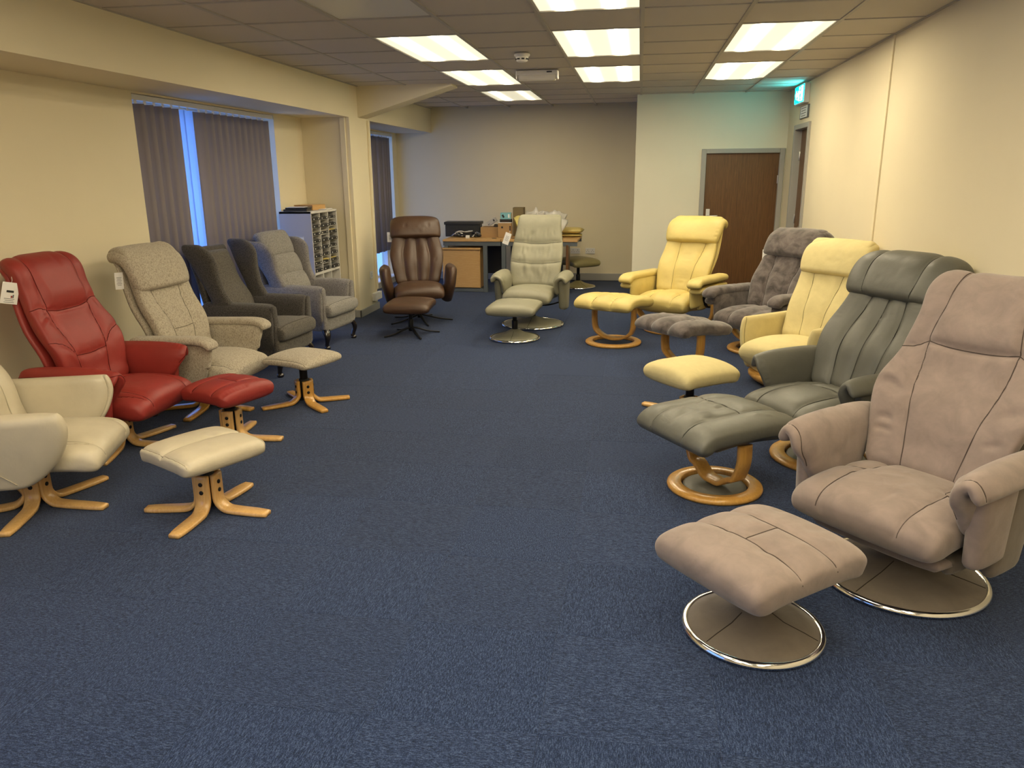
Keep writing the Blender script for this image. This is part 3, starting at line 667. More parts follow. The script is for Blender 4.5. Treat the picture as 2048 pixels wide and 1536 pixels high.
# ================================================================== RIGHT-HAND ROW
# --- taupe suede recliner, nearest on the right
t = thing('recliner_chair', 'taupe suede swivel recliner on a chrome-rimmed round base, front right', 'recliner', (1.10, 3.02, 0), -48, 'swivel recliners')
m = M['taupe']; sw, sf, sh, by, bz, ah = .60, .35, .445, .47, 1.135, .635
disc_base(t, .31, M['taupedark'], .26); mech(t, .27)
tube('recline_lever', M['chrome'], t, [(-.10, -.1, .25), (-.22, -.22, .24), (-.26, -.25, .235)], .006)
seatpad(t, m, sw, sf, sh, .24, .17, .06, seams=[[(-1, .52), (-.55, .50), (-.50, .62), (-.45, 1)], [(1, .52), (.55, .50), (.50, .62), (.45, 1)], [(-.55, .50), (-.57, .30), (-.55, .0)], [(.55, .50), (.57, .30), (.55, .0)]], folds=rfolds(10, -.9, .9, .2, .6, .12, .004, .014), nx=84, ns=92)
pad('seat_frame', m, t, [(-sf+.10, .225), (-.1, .215), (.20, .225)], .27, .035, .03, 3.5, (.03, .03), (.03, .03), nx=20, ns=20)
bp = backpath(by, bz, sh, .04, .03)
pad('backrest', m, t, bp, [(0, .25), (.22, .285), (.38, .315), (.55, .29), (.75, .265), (.88, .265), (1, .25)], .06, .06, 3.4, (.06, .075), (.03, .13),
    seams=[[(-.42, .0), (-.47, .3), (-.60, .58), (-.62, .66), (-.56, .85), (-.52, 1)], [(.42, .0), (.47, .3), (.60, .58), (.62, .66), (.56, .85), (.52, 1)], [(-1, .575), (-.8, .585), (-.62, .62)], [(1, .575), (.8, .585), (.62, .62)],
           dict(p=[(-.62, .62), (-.3, .605), (.3, .605), (.62, .62)], sd=(.012, .016, .03, .008))],
    folds=[([(-.98, .36), (-.75, .37), (-.6, .33)], .016, -.014), ([(-.98, .40), (-.8, .41), (-.62, .37)], .02, .012), ([(-.9, .22), (-.72, .235), (-.62, .22)], .012, -.012), ([(-.9, .17), (-.75, .185), (-.6, .175)], .012, -.010),
           ([(.98, .36), (.75, .35), (.6, .33)], .016, -.014), ([(.9, .24), (.72, .225), (.6, .22)], .012, -.010)]+rfolds(8, -.9, .9, .2, .9, .10, .003, .014),
    nx=92, ns=110, bow=[(0, .05), (.35, .055), (.6, .03), (1, .02)], ol=(.06, .16), lift=lambda u, tq: .030*np.exp(-((tq-.70)/.11)**2)*np.clip(1.2-np.abs(u*1.5)**6, 0, 1))
pad('back_shell', M['taupedark'], t, [(y+.045, z-.008) for y, z in bp[:-1]], [(0, .22), (.4, .29), (1, .235)], .03, .045, 3, nx=20, ns=24)
for s in (-1, 1):
    arm(t, m, s, .315, .405, .36, ah, [(0, -.20), (.30, -.27), (.55, -.335), (1, -.33)], [(0, .10), (.3, .16), (.55, .25), (1, .26)], tf=.045, tb=.045, nx=60, ns=56, seams=[dict(p=[(-.985, .25), (-.90, .6), (-.89, 1)], sd=(.005, .005, .02, .003))], folds=rfolds(5, -.8, .6, .3, .8, .2, .004, .014))
    panel(t, m, s, .345, -.245, .02, .25, ah-.08, .038, -.22, -.02)
    panel(t, M['taupedark'], s, .350, -.02, .20, .185, ah-.09, .030, -.10, .10, 'arm_bracket')
    panel(t, M['taupedark'], s, .25, -.18, .16, .175, .245, .03, name='lower_shell')
# --- its footstool
t = thing('footstool', 'taupe suede footstool on a chrome-rimmed round base, nearest the camera', 'footstool', (.455, 2.545, 0), -50, 'footstools')
disc_base(t, .237, M['taupedark'], .29, 64); undertray(t, .285)
stool_top(t, m, .50, .545, .39, .125, .03, seams=[[(-1, .36), (-.3, .37), (.3, .37), (1, .36)], [(-1, .67), (-.3, .66), (.3, .66), (1, .67)], [(0, .37), (0, .66)]], folds=rfolds(10, -.8, .8, .1, .9, .15, .003, .02), nx=92, ns=100, er=.062, puff=.02)
# --- olive grey leather recliner
t = thing('recliner_chair', 'dark olive-grey leather recliner with channelled back on wooden ring base', 'recliner', (1.11, 4.38, 0), -57, 'swivel recliners')
m = M['olivegrey']; sw, sf, sh, by, bz, ah = .56, .40, .43, .50, 1.10, .59
ring_base(t, M['honey'], .31, .20, .20, m)
mech(t, .25)
seatpad(t, m, sw, sf, sh, .24, .17, .06, seams=[[(-.5, 0), (-.52, .35), (-.48, .6), (-.4, 1)], [(.5, 0), (.52, .35), (.48, .6), (.4, 1)], [(-.49, .55), (0, .57), (.49, .55)], [(-.45, .72), (0, .74), (.45, .72)]], folds=rfolds(16, -.9, .9, .35, .9, .10, .005, .010, False), nx=64, ns=72, puff=.016)
bp = backpath(by, bz, sh, .03, .03)
ch = dict(sd=(.012, .016, .04, .014))
pad('backrest', m, t, bp[:6], [(0, .25), (.3, .30), (.5, .31), (.75, .27), (1, .24)], .055, .05, 3.2, (.06, .05), (.03, .03),
    seams=[dict(p=[(x0, 0), (x0*1.02, .4), (x1, 1)], **ch) for x0, x1 in ((-.48, -.38), (.0, .0), (.48, .38))],
    folds=[([(-1, .5+.035*i), (-.8, .505+.035*i), (-.62, .49+.035*i)], .009, -.008) for i in range(9)]+[([(1, .5+.04*i), (.8, .505+.04*i), (.62, .49+.04*i)], .009, -.007) for i in range(7)]+rfolds(14, -.5, .5, .3, .9, .06, .004, .008, False), nx=72, ns=84, bow=.03)
pad('back_shell', m, t, [(y+.045, z-.008) for y, z in bp[:-1]], [(0, .22), (.4, .285), (1, .23)], .03, .045, 3, nx=20, ns=24)
headpillow(t, m, by, bz, sh, .66, .62, .07, .12, seams=[[(-.52, 0), (-.55, .5), (-.50, 1)], [(.52, 0), (.55, .5), (.50, 1)]], folds=rfolds(8, -.5, .5, .1, .5, .22, .003, .012), nx=64, ns=60, fwd=.03, hw=[(0, .295), (.3, .315), (.8, .305), (1, .29)])
for s in (-1, 1):
    arm(t, m, s, .30, .385, .33, ah, [(0, -.19), (.35, -.25), (.6, -.285), (1, -.27)], [(0, .12), (.35, .20), (.6, .25), (1, .24)], ah-.13, tf=.038, tb=.036, nx=44, ns=44, folds=[([(-1, q), (-.85, q)], .010, -.008) for q in (.2, .3, .4, .5, .6)]+rfolds(5, -.6, .6, .2, .6, .12, .003, .012))
    panel(t, m, s, .33, -.20, .12, .22, ah-.09, .035, -.15, .08)
# --- its footstool
t = thing('footstool', 'dark olive-grey leather footstool with curved wooden legs on a ring base', 'footstool', (.44, 3.86, 0), -56, 'footstools')
ring_base(t, M['honey'], .245, .30, .205, m, wring=.075)
stool_top(t, m, .555, .60, .45, .115, .0, seams=[[(-.45, 0), (-.46, .5), (-.42, 1)], [(.45, 0), (.46, .5), (.42, 1)], [(-.46, .55), (0, .57), (.46, .55)], [(-1, .60), (-.75, .58), (-.46, .55)]], folds=rfolds(14, -.4, .4, .15, .5, .14, .005, .012)+rfolds(8, -.9, .9, .5, .95, .1, .004, .012), nx=84, ns=90, puff=.016,
          wave=[(0, -.075), (.04, -.035), (.14, -.008), (.4, 0), (.7, .004), (.92, -.018), (1.0, -.055)], er=.05)
pad('under_cushion', m, t, [(-.22, .315), (0, .335), (.24, .322)], .245, .03, .03, 3, (.04, .04), (.03, .03), nx=30, ns=30)
# --- pale yellow tub recliner on a round wooden base
t = thing('tub_chair', 'pale yellow high-back tub recliner on a round wooden base, low to the floor', 'recliner', (1.25, 6.06, 0), -50, 'swivel recliners')
m = M['lemon']; sw, sf, sh, by, bz, ah = .53, .37, .375, .41, 1.04, .505
lathe('base_ring', M['honey'], t, [(0, .0), (.27, .0), (.33, .035), (.355, .062), (.358, .085), (.345, .098), (.20, .102), (0, .102)], 72)
post('column', M['black'], t, .10, .10, .14)
seatpad(t, m, sw, sf, sh, .24, .27, .06, nx=50, ns=56, lip=.03, n=3.0, puff=.018)
bp = backpath(by, bz, sh, .03, .02)
pad('backrest', m, t, bp, [(0, .25), (.4, .265), (.75, .265), (1, .255)], .05, .055, 3.4, (.06, .05), (.03, .04), seams=[[(-.30, 0), (-.38, .3), (-.50, .66)], [(.30, 0), (.38, .3), (.50, .66)]], nx=56, ns=64, bow=.02)
headpillow(t, m, by, bz, sh, .64, .55, .062, .06, folds=rfolds(10, -.3, .6, .2, .7, .2, .005, .012), nx=50, ns=48, fwd=.028, hw=[(0, .265), (.4, .285), (1, .27)])
for s in (-1, 1):
    tubarm(t, m, s, .285, .31, .318, .10, ah, [(0, -.24), (.4, -.285), (.75, -.295), (1, -.27)], [(0, .16), (.4, .26), (.75, .30), (1, .30)], .042, seams=[dict(p=[(-.93, .1), (-.93, .98)], sd=(.005, .003, .01, .001))])
# --- its footstool
t = thing('footstool', 'pale yellow domed footstool with black column on wooden star feet', 'footstool', (.385, 5.14, 0), -52, 'footstools')
stool_top(t, m, .47, .475, .385, .125, .02, nx=56, ns=60, puff=.026, er=.06, n=3.6, seams=[dict(p=[(-1, .985), (1, .985)], sd=(.004, .002, .01, .001))])
undertray(t, .268)
star_base(t, M['beech'], 4, 0, .35, .12, zc=.27, angs=[203, 293, 23, 113])
# --- mauve grey velvet recliner
t = thing('recliner_chair', 'mauve-grey velvet recliner with crushed pile between the two yellow recliners', 'recliner', (1.165, 7.22, 0), -45, 'swivel recliners')
m = M['velvet']; sw, sf, sh, by, bz, ah = .55, .38, .42, .45, 1.03, .575
ring_base(t, M['honey'], .31, .40, .33, square=True)
seatpad(t, m, sw, sf, sh, .24, .17, .065, seams=[dict(p=[(-.36, 0), (-.36, .4), (-.34, 1)], sd=(.012, .014, .05, .018)), dict(p=[(.36, 0), (.36, .4), (.34, 1)], sd=(.012, .014, .05, .018))], folds=rfolds(10, -.9, .9, .2, .7, .1, .005, .012, False), nx=54, ns=56, puff=.01)
bp = backpath(by, bz, sh, .03, .03)
BS = dict(sd=(.010, .014, .04, .012))
pad('backrest', m, t, bp, [(0, .26), (.35, .29), (.75, .265), (1, .25)], .055, .055, 3.2, (.06, .05), (.03, .04), seams=[dict(p=[(-.40, 0), (-.42, .3), (-.55, .7)], **BS), dict(p=[(.40, 0), (.42, .3), (.55, .7)], **BS)], folds=rfolds(22, -.5, .5, .15, .62, .09, .006, .012, False, .6), nx=54, ns=64, bow=.03)
headpillow(t, m, by, bz, sh, .64, .57, .075, .12, folds=rfolds(8, -.7, .7, .2, .8, .2, .004, .014), nx=50, ns=48, fwd=.03)
for s in (-1, 1):
    flatarm(t, m, s, .355, .135, ah+.005, -.36, .27, .30, .046, folds=rfolds(5, -.8, .8, .2, .8, .15, .003, .014))
# --- its footstool
t = thing('footstool', 'mauve-grey velvet footstool with deep rounded channels on curved wooden legs', 'footstool', (.40, 6.45, 0), -48, 'footstools')
chs = lambda *xs: [dict(p=[(x, 0), (x, .5), (x, 1)], sd=(.012, .014, .05, .020)) for x in xs]
stool_top(t, m, .60, .54, .455, .115, 0, seams=chs(-.34, .34), folds=rfolds(12, -.9, .9, .2, .9, .12, .005, .012, False), nx=66, ns=64, puff=.01, wave=[(0, -.055), (.05, -.022), (.2, .0), (.5, -.010), (.75, -.03), (.93, -.045), (1, -.075)], er=.06)
pad('under_cushion', m, t, [(-.16, .345), (.05, .333), (.22, .305)], .26, .034, .03, 3, (.04, .04), (.03, .03), nx=30, ns=30)
ring_base(t, M['honey'], .25, .325, .205, None, wring=.07, square=True)
# --- bright yellow leather recliner by the door
t = thing('recliner_chair', 'bright yellow leather recliner with wooden side legs in front of the door', 'recliner', (.40, 8.08, 0), -28, 'swivel recliners')
m = M['yellow']; sw, sf, sh, by, bz, ah = .58, .35, .43, .50, 1.09, .60
ring_base(t, M['honey'], .31, .50, .425, None, .10, top_in=.01, square=True)
seatpad(t, m, sw, sf, sh, .24, .19, .065, seams=[dict(p=[(-.42, 0), (-.46, .4), (-.40, 1)], sd=(.010, .014, .05, .016)), dict(p=[(.42, 0), (.46, .4), (.40, 1)], sd=(.010, .014, .05, .016))], folds=[([(x, q), (x+.12, q+.012)], .007, -.006) for x in (-.50, .36) for q in np.arange(.12, .8, .05)]+rfolds(6, -.9, .9, .1, .5, .1, .005, .012, False), nx=60, ns=60, puff=.014)
bp = backpath(by, bz, sh, .03, .03)
pad('backrest', m, t, bp, [(0, .26), (.35, .295), (.75, .27), (1, .26)], .055, .055, 3.2, (.06, .05), (.03, .04), seams=[dict(p=[(-.36, 0), (-.36, .3), (-.44, .7)], **BS), dict(p=[(.36, 0), (.38, .3), (.62, .7)], **BS)],
    folds=[([(-.34, q), (0, q+.01), (.36, q-.008)], .010, -.006) for q in (.17, .21, .25, .30, .345, .40, .45)]+rfolds(8, -.9, .9, .1, .6, .07, .005, .010, False), nx=60, ns=68, bow=.03)
pad('back_shell', m, t, [(y+.045, z-.008) for y, z in bp[:-1]], [(0, .22), (.4, .29), (1, .275)], .03, .045, 3, nx=20, ns=24)
headpillow(t, m, by, bz, sh, .64, .60, .075, .10, folds=[([(.86, q), (.98, q+.02)], .008, -.006) for q in (.15, .25, .35, .45)], nx=54, ns=48, fwd=.035, hw=[(0, .285), (.4, .305), (1, .29)])
for s in (-1, 1):
    flatarm(t, m, s, .375, .15, ah+.005, -.385, .31, .30, .042, folds=[([(u, .03+.012*abs(u)), (u, .12)], .012, -.007) for u in (-.6, -.3, 0, .3, .6)])
    panel(t, M['olivegrey'] if False else m, s, .345, -.20, .16, .27, ah-.12, .022)
    sweep('recline_lever', M['black'], t, [(-.14, .40), (-.10, .33), (-.03, .285), (.05, .28)], .03, .018, math.pi/2, (s*.378, 0, 0), n=16, ch=.004)
# --- its footstool
t = thing('footstool', 'bright yellow leather footstool with three puffed channels and wooden ring base', 'footstool', (-.20, 7.37, 0), -26, 'footstools')
stool_top(t, m, .60, .52, .495, .115, 0, seams=chs(-.34, .34), folds=[([(x, q), (x+.10, q+.012)], .006, -.005) for x in (-.44, -.34, .26, .36) for q in np.arange(.12, .9, .06)]+rfolds(8, -.9, .9, .2, .9, .1, .004, .012, False), nx=70, ns=66, puff=.014, wave=[(0, -.065), (.05, -.028), (.2, .0), (.45, .0), (.7, -.02), (.92, -.032), (1, -.065)], er=.06)
pad('under_cushion', m, t, [(-.16, .385), (.05, .380), (.22, .355)], .26, .034, .03, 3, (.04, .04), (.03, .03), nx=30, ns=30)
ring_base(t, M['honey'], .27, .36, .21, None, wring=.07, square=True)
# ================================================================== LEFT-HAND ROW
# --- cream leather tub recliner cut by the left edge
t = thing('recliner_chair', 'cream leather recliner with flared shell arms, cut by the left edge', 'recliner', (-2.94, 3.16, 0), 110, 'swivel recliners')
m = M['cream']; sw, sf, sh, by, bz, ah = .56, .38, .41, .42, 1.05, .575
star_base(t, M['beech'], 5, -110, .37, .20, zc=.25, angs=[-110, -38, -182, 34, 106])
mech(t, .26)
o = post('tension_knob', M['blackplastic'], t, .024, .215, .25, (-.13, -.27)); tube('knob_stem', M['steel'], t, [(-.13, -.27, .25), (-.13, -.26, .29)], .005)
seatpad(t, m, sw, sf, sh, .24, .15, .06, tb=.06, seams=[[(-.62, 0), (-.66, .3), (-.60, 1)], [(.62, 0), (.66, .3), (.60, 1)], [(-1, .40), (-.8, .34), (-.68, .12)], [(1, .40), (.8, .34), (.68, .12)]], folds=rfolds(5, -.8, .8, .3, .8, .12, .003, .014), nx=80, ns=84, puff=.02)
bp = backpath(by, bz, sh, .03, .03)
pad('backrest', m, t, bp, [(0, .25), (.35, .285), (.75, .265), (1, .25)], .055, .06, 3.4, (.06, .06), (.03, .08), seams=[[(-.5, 0), (-.55, .6), (-.5, 1)], [(.5, 0), (.55, .6), (.5, 1)], [(-1, .62), (1, .62)]], nx=56, ns=64, bow=.03)
for s in (-1, 1):
    tubarm(t, m, s, .285, .325, .350, .21, ah, [(0, -.10), (.2, -.20), (.45, -.275), (.75, -.315), (1, -.30)], [(0, .12), (.2, .22), (.45, .29), (.75, .32), (1, .31)], .052, nx=72, ns=76, n=3, seams=[[(-.93, .05), (-.94, .5), (-.93, .97)]], folds=[([(-.99, q), (-.90, q+.005)], .008, -.004) for q in (.5, .56, .62, .68, .74, .8, .86)])
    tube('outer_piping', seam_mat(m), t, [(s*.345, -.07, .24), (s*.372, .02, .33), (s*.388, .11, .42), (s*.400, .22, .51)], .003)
t = thing('footstool', 'cream leather footstool with one centre seam on beech star legs', 'footstool', (-2.04, 3.22, 0), 62, 'footstools')
star_base(t, M['beech'], 4, 0, .315, .20, zc=.29, w=.075, angs=[190-62, 270-62, 356-62, 82-62])
undertray(t, .285)
stool_top(t, m, .44, .42, .378, .085, .012, seams=[[(-1, .5), (1, .5)], dict(p=[(-.93, .03), (-.93, .97)], sd=(.005, .003, .015, .002)), dict(p=[(.93, .03), (.93, .97)], sd=(.005, .003, .015, .002))], folds=[([(-.99, q), (-.9, q+.01)], .01, -.003) for q in np.arange(.1, .95, .13)]+rfolds(4, -.8, .8, .1, .9, .15, .003, .02), nx=90, ns=84, er=.05, n=5, puff=.016)
# --- red leather recliner
t = thing('recliner_chair', 'red leather recliner with panelled head wings and a hanging tag', 'recliner', (-3.09, 4.04, 0), 92, 'swivel recliners')
m = M['red']; sw, sf, sh, by, bz, ah = .60, .33, .42, .36, 1.12, .58
star_base(t, M['beech'], 5, 0, .37, .20, zc=.26, angs=[-92, -20, 52, 124, 196])
mech(t, .27); post('tension_knob', M['blackplastic'], t, .024, .215, .25, (-.06, -.27)); tube('knob_stem', M['steel'], t, [(-.06, -.27, .25), (-.06, -.25, .30)], .005)
seatpad(t, m, sw, sf, sh, .24, .17, .06, tb=.06, seams=[[(-.60, 0), (-.64, .3), (-.55, 1)], [(.60, 0), (.64, .3), (.55, 1)], [(-.6, .55), (0, .57), (.6, .55)], [(-1, .45), (-.85, .34), (-.7, .10)]], folds=rfolds(5, -.8, .8, .3, .8, .12, .003, .014), nx=72, ns=76, puff=.02)
bp = backpath(by, bz, sh, .05, .035)
pad('backrest', m, t, bp, [(0, .25), (.22, .285), (.38, .305), (.55, .285), (.72, .27), (.88, .275), (1, .255)], .06, .06, 3.2, (.06, .075), (.03, .13),
    seams=[[(-.42, .0), (-.47, .28), (-.62, .58), (-.66, .8), (-.60, 1)], [(.42, .0), (.47, .28), (.62, .58), (.66, .8), (.60, 1)], [(-1, .60), (-.8, .605), (-.62, .585)], [(1, .60), (.8, .605), (.62, .585)], dict(p=[(-.62, .58), (-.3, .565), (.3, .565), (.62, .58)], sd=(.010, .014, .03, .008)), [(-.47, .26), (0, .25), (.47, .26)], [(-1, .36), (-.7, .33), (-.5, .28)], [(1, .36), (.7, .33), (.5, .28)]],
    folds=[([(-.95, .52), (-.75, .54), (-.65, .56)], .012, -.010), ([(-.9, .30), (-.7, .27), (-.55, .20)], .02, .012), ([(-.95, .47), (-.8, .5), (-.66, .54)], .012, .008)]+rfolds(8, -.9, .9, .2, .9, .1, .003, .014),
    nx=84, ns=96, bow=[(0, .05), (.35, .055), (.6, .03), (1, .0)], ol=(.06, .16), lift=lambda u, tq: .032*np.exp(-((tq-.68)/.11)**2)*np.clip(1.2-np.abs(u*1.5)**6, 0, 1))
pad('back_shell', m, t, [(y+.045, z-.008) for y, z in bp[:-1]], [(0, .24), (.4, .29), (1, .255)], .03, .045, 3, nx=20, ns=24)
for s in (-1, 1):
    arm(t, m, s, .315, .40, .36, ah, [(0, -.19), (.3, -.25), (.55, -.29), (1, -.27)], [(0, .10), (.3, .18), (.55, .28), (1, .32)], ah-.12, tf=.040, tb=.036, nx=56, ns=52, seams=[dict(p=[(-.96, .35), (-.9, .8), (.8, .86), (1, .86)], sd=(.005, .004, .015, .003))], folds=[([(-.9+.1*i, .66), (-.84+.1*i, .74)], .010, -.007) for i in range(4)]+[([(-1, q), (-.88, q)], .007, -.005) for q in (.25, .33, .41, .49)])
    panel(t, m, s, .35, -.22, .06, .24, ah-.09, .040, -.19, .02); panel(t, m, s, .345, .04, .24, .20, ah-.09, .035, -.04, .12, 'arm_bracket')
t = thing('footstool', 'red leather footstool on beech star legs with black bolts', 'footstool', (-2.46, 4.22, 0), 70, 'footstools')
star_base(t, M['beech'], 4, 0, .315, .20, zc=.26, angs=[5-70, 95-70, 185-70, 275-70])
undertray(t, .285)
stool_top(t, m, .41, .40, .40, .105, .02, seams=[[(-1, .28), (-.5, .29), (1, .28)], [(-1, .70), (0, .71), (1, .70)], [(.0, .29), (.0, .70)]], folds=[([(-.95+.12*i, .06), (-.9+.12*i, .14)], .012, -.005) for i in range(8)], nx=84, ns=84, er=.055, puff=.02)
# --- oatmeal fabric recliner
t = thing('recliner_chair', 'oatmeal chenille recliner with pillow headrest and a blank tag', 'recliner', (-3.0, 4.88, 0), 88, 'swivel recliners')
m = M['oat']; sw, sf, sh, by, bz, ah = .56, .345, .41, .37, 1.085, .575
star_base(t, M['honey'], 5, 0, .37, .19, zc=.26, angs=[205-88, 277-88, 349-88, 61-88, 133-88])
mech(t, .27)
seatpad(t, m, sw, sf, sh, .24, .16, .06, tb=.07, seams=[[(-1, .55), (-.88, .38), (-.78, .08)], [(1, .55), (.88, .38), (.78, .08)]], nx=60, ns=64, puff=.022)
bp = backpath(by, bz, sh, .04, .03)
B2 = dict(sd=(.008, .010, .035, .010))
pad('backrest', m, t, bp, [(0, .25), (.3, .285), (.75, .275), (1, .25)], .06, .055, 3.2, (.06, .05), (.03, .04), seams=[dict(p=[(-.36, 0), (-.40, .3), (-.58, .68)], **B2), dict(p=[(.36, 0), (.40, .3), (.58, .68)], **B2), [(-.38, .27), (0, .265), (.38, .27)]], nx=64, ns=72, bow=.035)
pad('back_shell', m, t, [(y+.045, z-.008) for y, z in bp[:-1]], [(0, .24), (.4, .285), (1, .265)], .03, .045, 3, nx=20, ns=24)
headpillow(t, m, by, bz, sh, .62, .59, .075, .06, folds=[([(-.97, q), (-.85, q+.02)], .009, -.006) for q in (.2, .3, .4, .5)], nx=54, ns=50, fwd=.03, hw=[(0, .275), (.4, .295), (1, .28)])
for s in (-1, 1):
    tubarm(t, m, s, .29, .325, .345, .20, ah-.01, [(0, -.15), (.3, -.21), (.7, -.27), (1, -.285)], [(0, .16), (.3, .24), (.7, .28), (1, .28)], .045, nx=44, ns=56)
    flatarm(t, m, s, .355, .125, ah+.012, -.30, .27, .36, .03, under=False)
t = thing('footstool', 'oatmeal chenille footstool on a black column with honey star legs', 'footstool', (-2.34, 5.04, 0), 72, 'footstools')
star_base(t, M['honey'], 4, 0, .315, .175, zc=.30, angs=[223-72, 29-72, -42-72, 135-72])
undertray(t, .295)
stool_top(t, m, .42, .41, .39, .065, .016, nx=56, ns=56, er=.055, puff=.02, n=3.6, seams=[dict(p=[(-.9, .02), (-.9, .98)], sd=(.005, .004, .02, .003))])
# --- wing chairs
def cabriole(p, x, y, h, a, caster=False):
    o = sweep('leg', M['mahog'], p, [(0, h), (.022, h*.82), (.030, h*.62), (.012, h*.32), (.006, h*.14), (.022, .012)], [(0, .075), (.3, .062), (.7, .034), (1, .042)], .042, a, (x, y, 0), ch=.012, n=20)
    f = lathe('foot', M['mahog'], o, [(0, 0), (.024, .002), (.030, .014), (.024, .030), (0, .036)], 20); f.location = (x+.014*math.cos(a), y+.014*math.sin(a), 0)
    return o
def wing_chair(t, mo, mi, sw, sh, by, bz, ah, pillows, W=.33):
    wz = bz-.035 if pillows else bz
    hx = W
    for x, y, a in ((-hx+.04, -.31, -2.2), (hx-.04, -.31, -.94)): cabriole(t, x, y, .185, a)
    for x, y, a in ((-hx+.05, .26, 2.2), (hx-.05, .26, .94)): sweep('leg', M['mahog'], t, [(0, .19), (.01, .1), (.045, 0)], [(0, .05), (1, .032)], .036, a, (x, y, 0), n=10, ch=.006)
    pad('seat_rail', mi, t, [(-.345, .25), (0, .25), (.26, .25)], hx-.005, .085, .085, 9, (.022, .02), (.012, .012), nx=36, ns=30)
    cz = sh-.07
    pad('seat_cushion', mi, t, [(-.395, cz), (-.2, cz+.004), (.2, cz-.012)], [(0, hx-.015), (.16, hx-.015), (.26, hx-.058), (1, hx-.062)], .066, .062, 6.5, (.045, .04), (.025, .02), nx=52, ns=54, puff=.022,
        seams=[dict(p=[(-.965, .02), (-.965, .98)], sd=(.005, -.004, .02, .002)), dict(p=[(.965, .02), (.965, .98)], sd=(.005, -.004, .02, .002)), dict(p=[(-.97, .055), (.97, .055)], sd=(.005, -.004, .02, .002))])
    bp = backpath(by, bz-.02, sh-.03, .02, .03)[:7]
    if pillows:
        cuts = [(0, .36), (.33, .68), (.65, 1.06)]
        for k, (a, b) in enumerate(cuts):
            q = [backpt(by, bz-.01, sh, a+(b-a)*f+(.02 if k == 0 else 0), .030+.02*math.sin(math.pi*f)) for f in (0, .33, .66, 1)]
            pad('back_pillow', mi, t, q, hx-.052, .065, .05, 3.0, (.05, .05), (.035, .045), nx=44, ns=36, puff=.015)
    else:
        pad('inner_back', mi, t, [(y+.035*min(1, i/3), z) for i, (y, z) in enumerate(bp[:6])], [(0, hx-.06), (.5, hx-.055), (1, hx-.075)], .05, .05, 3.6, (.05, .05), (.03, .04), nx=44, ns=52, puff=.012)
    pad('outer_back', mo, t, [(.27, .17), (.285, .45), (by-.02, .80), (by+.055, bz-.03)], [(0, hx-.01), (.5, hx-.02), (1, hx-.035)], .04, .03, 4, (.02, .04), (.01, .03), nx=28, ns=36)
    for s in (-1, 1):
        arm(t, mo, s, hx-.058, hx+.028, .30, ah, [(0, -.30), (.3, -.315), (.5, -.325), (.62, -.325), (.75, -.315), (1, -.31)], .30, .175, tf=.034, tb=.03, nx=44, ns=56, n=5.5, bulge=-.004)
        pad('arm_facing', mo, t, [(hx-.028, .19), (hx-.026, .42), (hx-.018, ah-.10), (hx-.012, ah-.018)], .022, .034, .034, 4, (.01, .045), (.01, .01), nx=20, ns=36, axis='y', cx=-.315, mirror=s < 0)
        # wing: rises from the arm, widens to the top and flares outward
        path = [(hx-.03, ah-.06), (hx-.015, ah+.10), (hx+.0, (ah+wz)/2+.05), (hx+.02, wz-.06), (hx+.018, wz+.01)]
        zt = [0, .25, .5, .8, 1]; dep = [.20, .15, .18, .235, .20]
        yb = lambda z: .22+(by-.22+.05)*(z-ah)/(bz-ah)
        zz = [ah-.06+(wz+.07-ah)*q for q in zt]
        yB = [yb(max(z, ah)) for z in zz]; yF = [b-d for b, d in zip(yB, dep)]
        pad('wing', mo, t, path, [(q, (b-f)/2) for q, b, f in zip(zt, yB, yF)], .038, .038, 3.2, (.02, .06), (.01, .06), nx=34, ns=48, axis='y', cx=[(q, (b+f)/2) for q, b, f in zip(zt, yB, yF)], mirror=s < 0)
        sweep('arm_piping', mo, t, [(-.322, .22), (-.327, .4), (-.345, ah-.05), (-.335, ah-.012)], .006, .006, 0, n=10) if False else None
t = thing('wing_chair', 'dark charcoal wing chair with tall wings on black cabriole legs', 'wing chair', (-3.15, 6.00, 0), 85, 'wing chairs')
wing_chair(t, M['charcoal'], M['tan'], .56, .425, .39, 1.06, .61, False, .29)
t = thing('wing_chair', 'paler grey tweed wing chair with three stacked back pillows beside pigeonholes', 'wing chair', (-3.16, 7.06, 0), 84, 'wing chairs')
wing_chair(t, M['greytweed'], M['dovetweed'], .56, .43, .40, 1.03, .605, True, .305)
# ================================================================== FAR SIDE
t = thing('recliner_chair', 'brown leather recliner with channelled back on black star base', 'recliner', (-2.40, 8.30, 0), 18, 'swivel recliners')
m = M['brown']; sw, sf, sh, by, bz, ah = .54, .36, .455, .47, 1.085, .62
black_star(t, 5, 0, .37, .27, [12-18, 84-18, 156-18, 228-18, 300-18]); mech(t, .29)
seatpad(t, m, sw, sf, sh, .24, .12, .055, tb=.06, nx=48, ns=48, puff=.014, lip=.045)
bp = backpath(by, bz, sh, .03, .03)
pad('backrest', m, t, bp[:6], [(0, .24), (.3, .285), (.5, .30), (.8, .26), (1, .25)], .055, .05, 3.2, (.06, .05), (.03, .03), seams=[dict(p=[(x0, 0), (x0*1.05, .4), (x1, 1)], **ch) for x0, x1 in ((-.48, -.40), (.0, .0), (.48, .40))], folds=rfolds(18, -.95, .95, .25, .8, .07, .005, .010, False), nx=56, ns=64, bow=.03)
pad('back_shell', m, t, [(y+.045, z-.008) for y, z in bp[:-1]], [(0, .22), (.4, .275), (1, .24)], .03, .045, 3, nx=20, ns=24)
headpillow(t, m, by, bz, sh, .66, .57, .068, .06, folds=rfolds(6, -.7, .7, .15, .6, .22, .005, .012), nx=48, ns=44, fwd=.03, hw=[(0, .285), (.4, .285), (1, .265)])
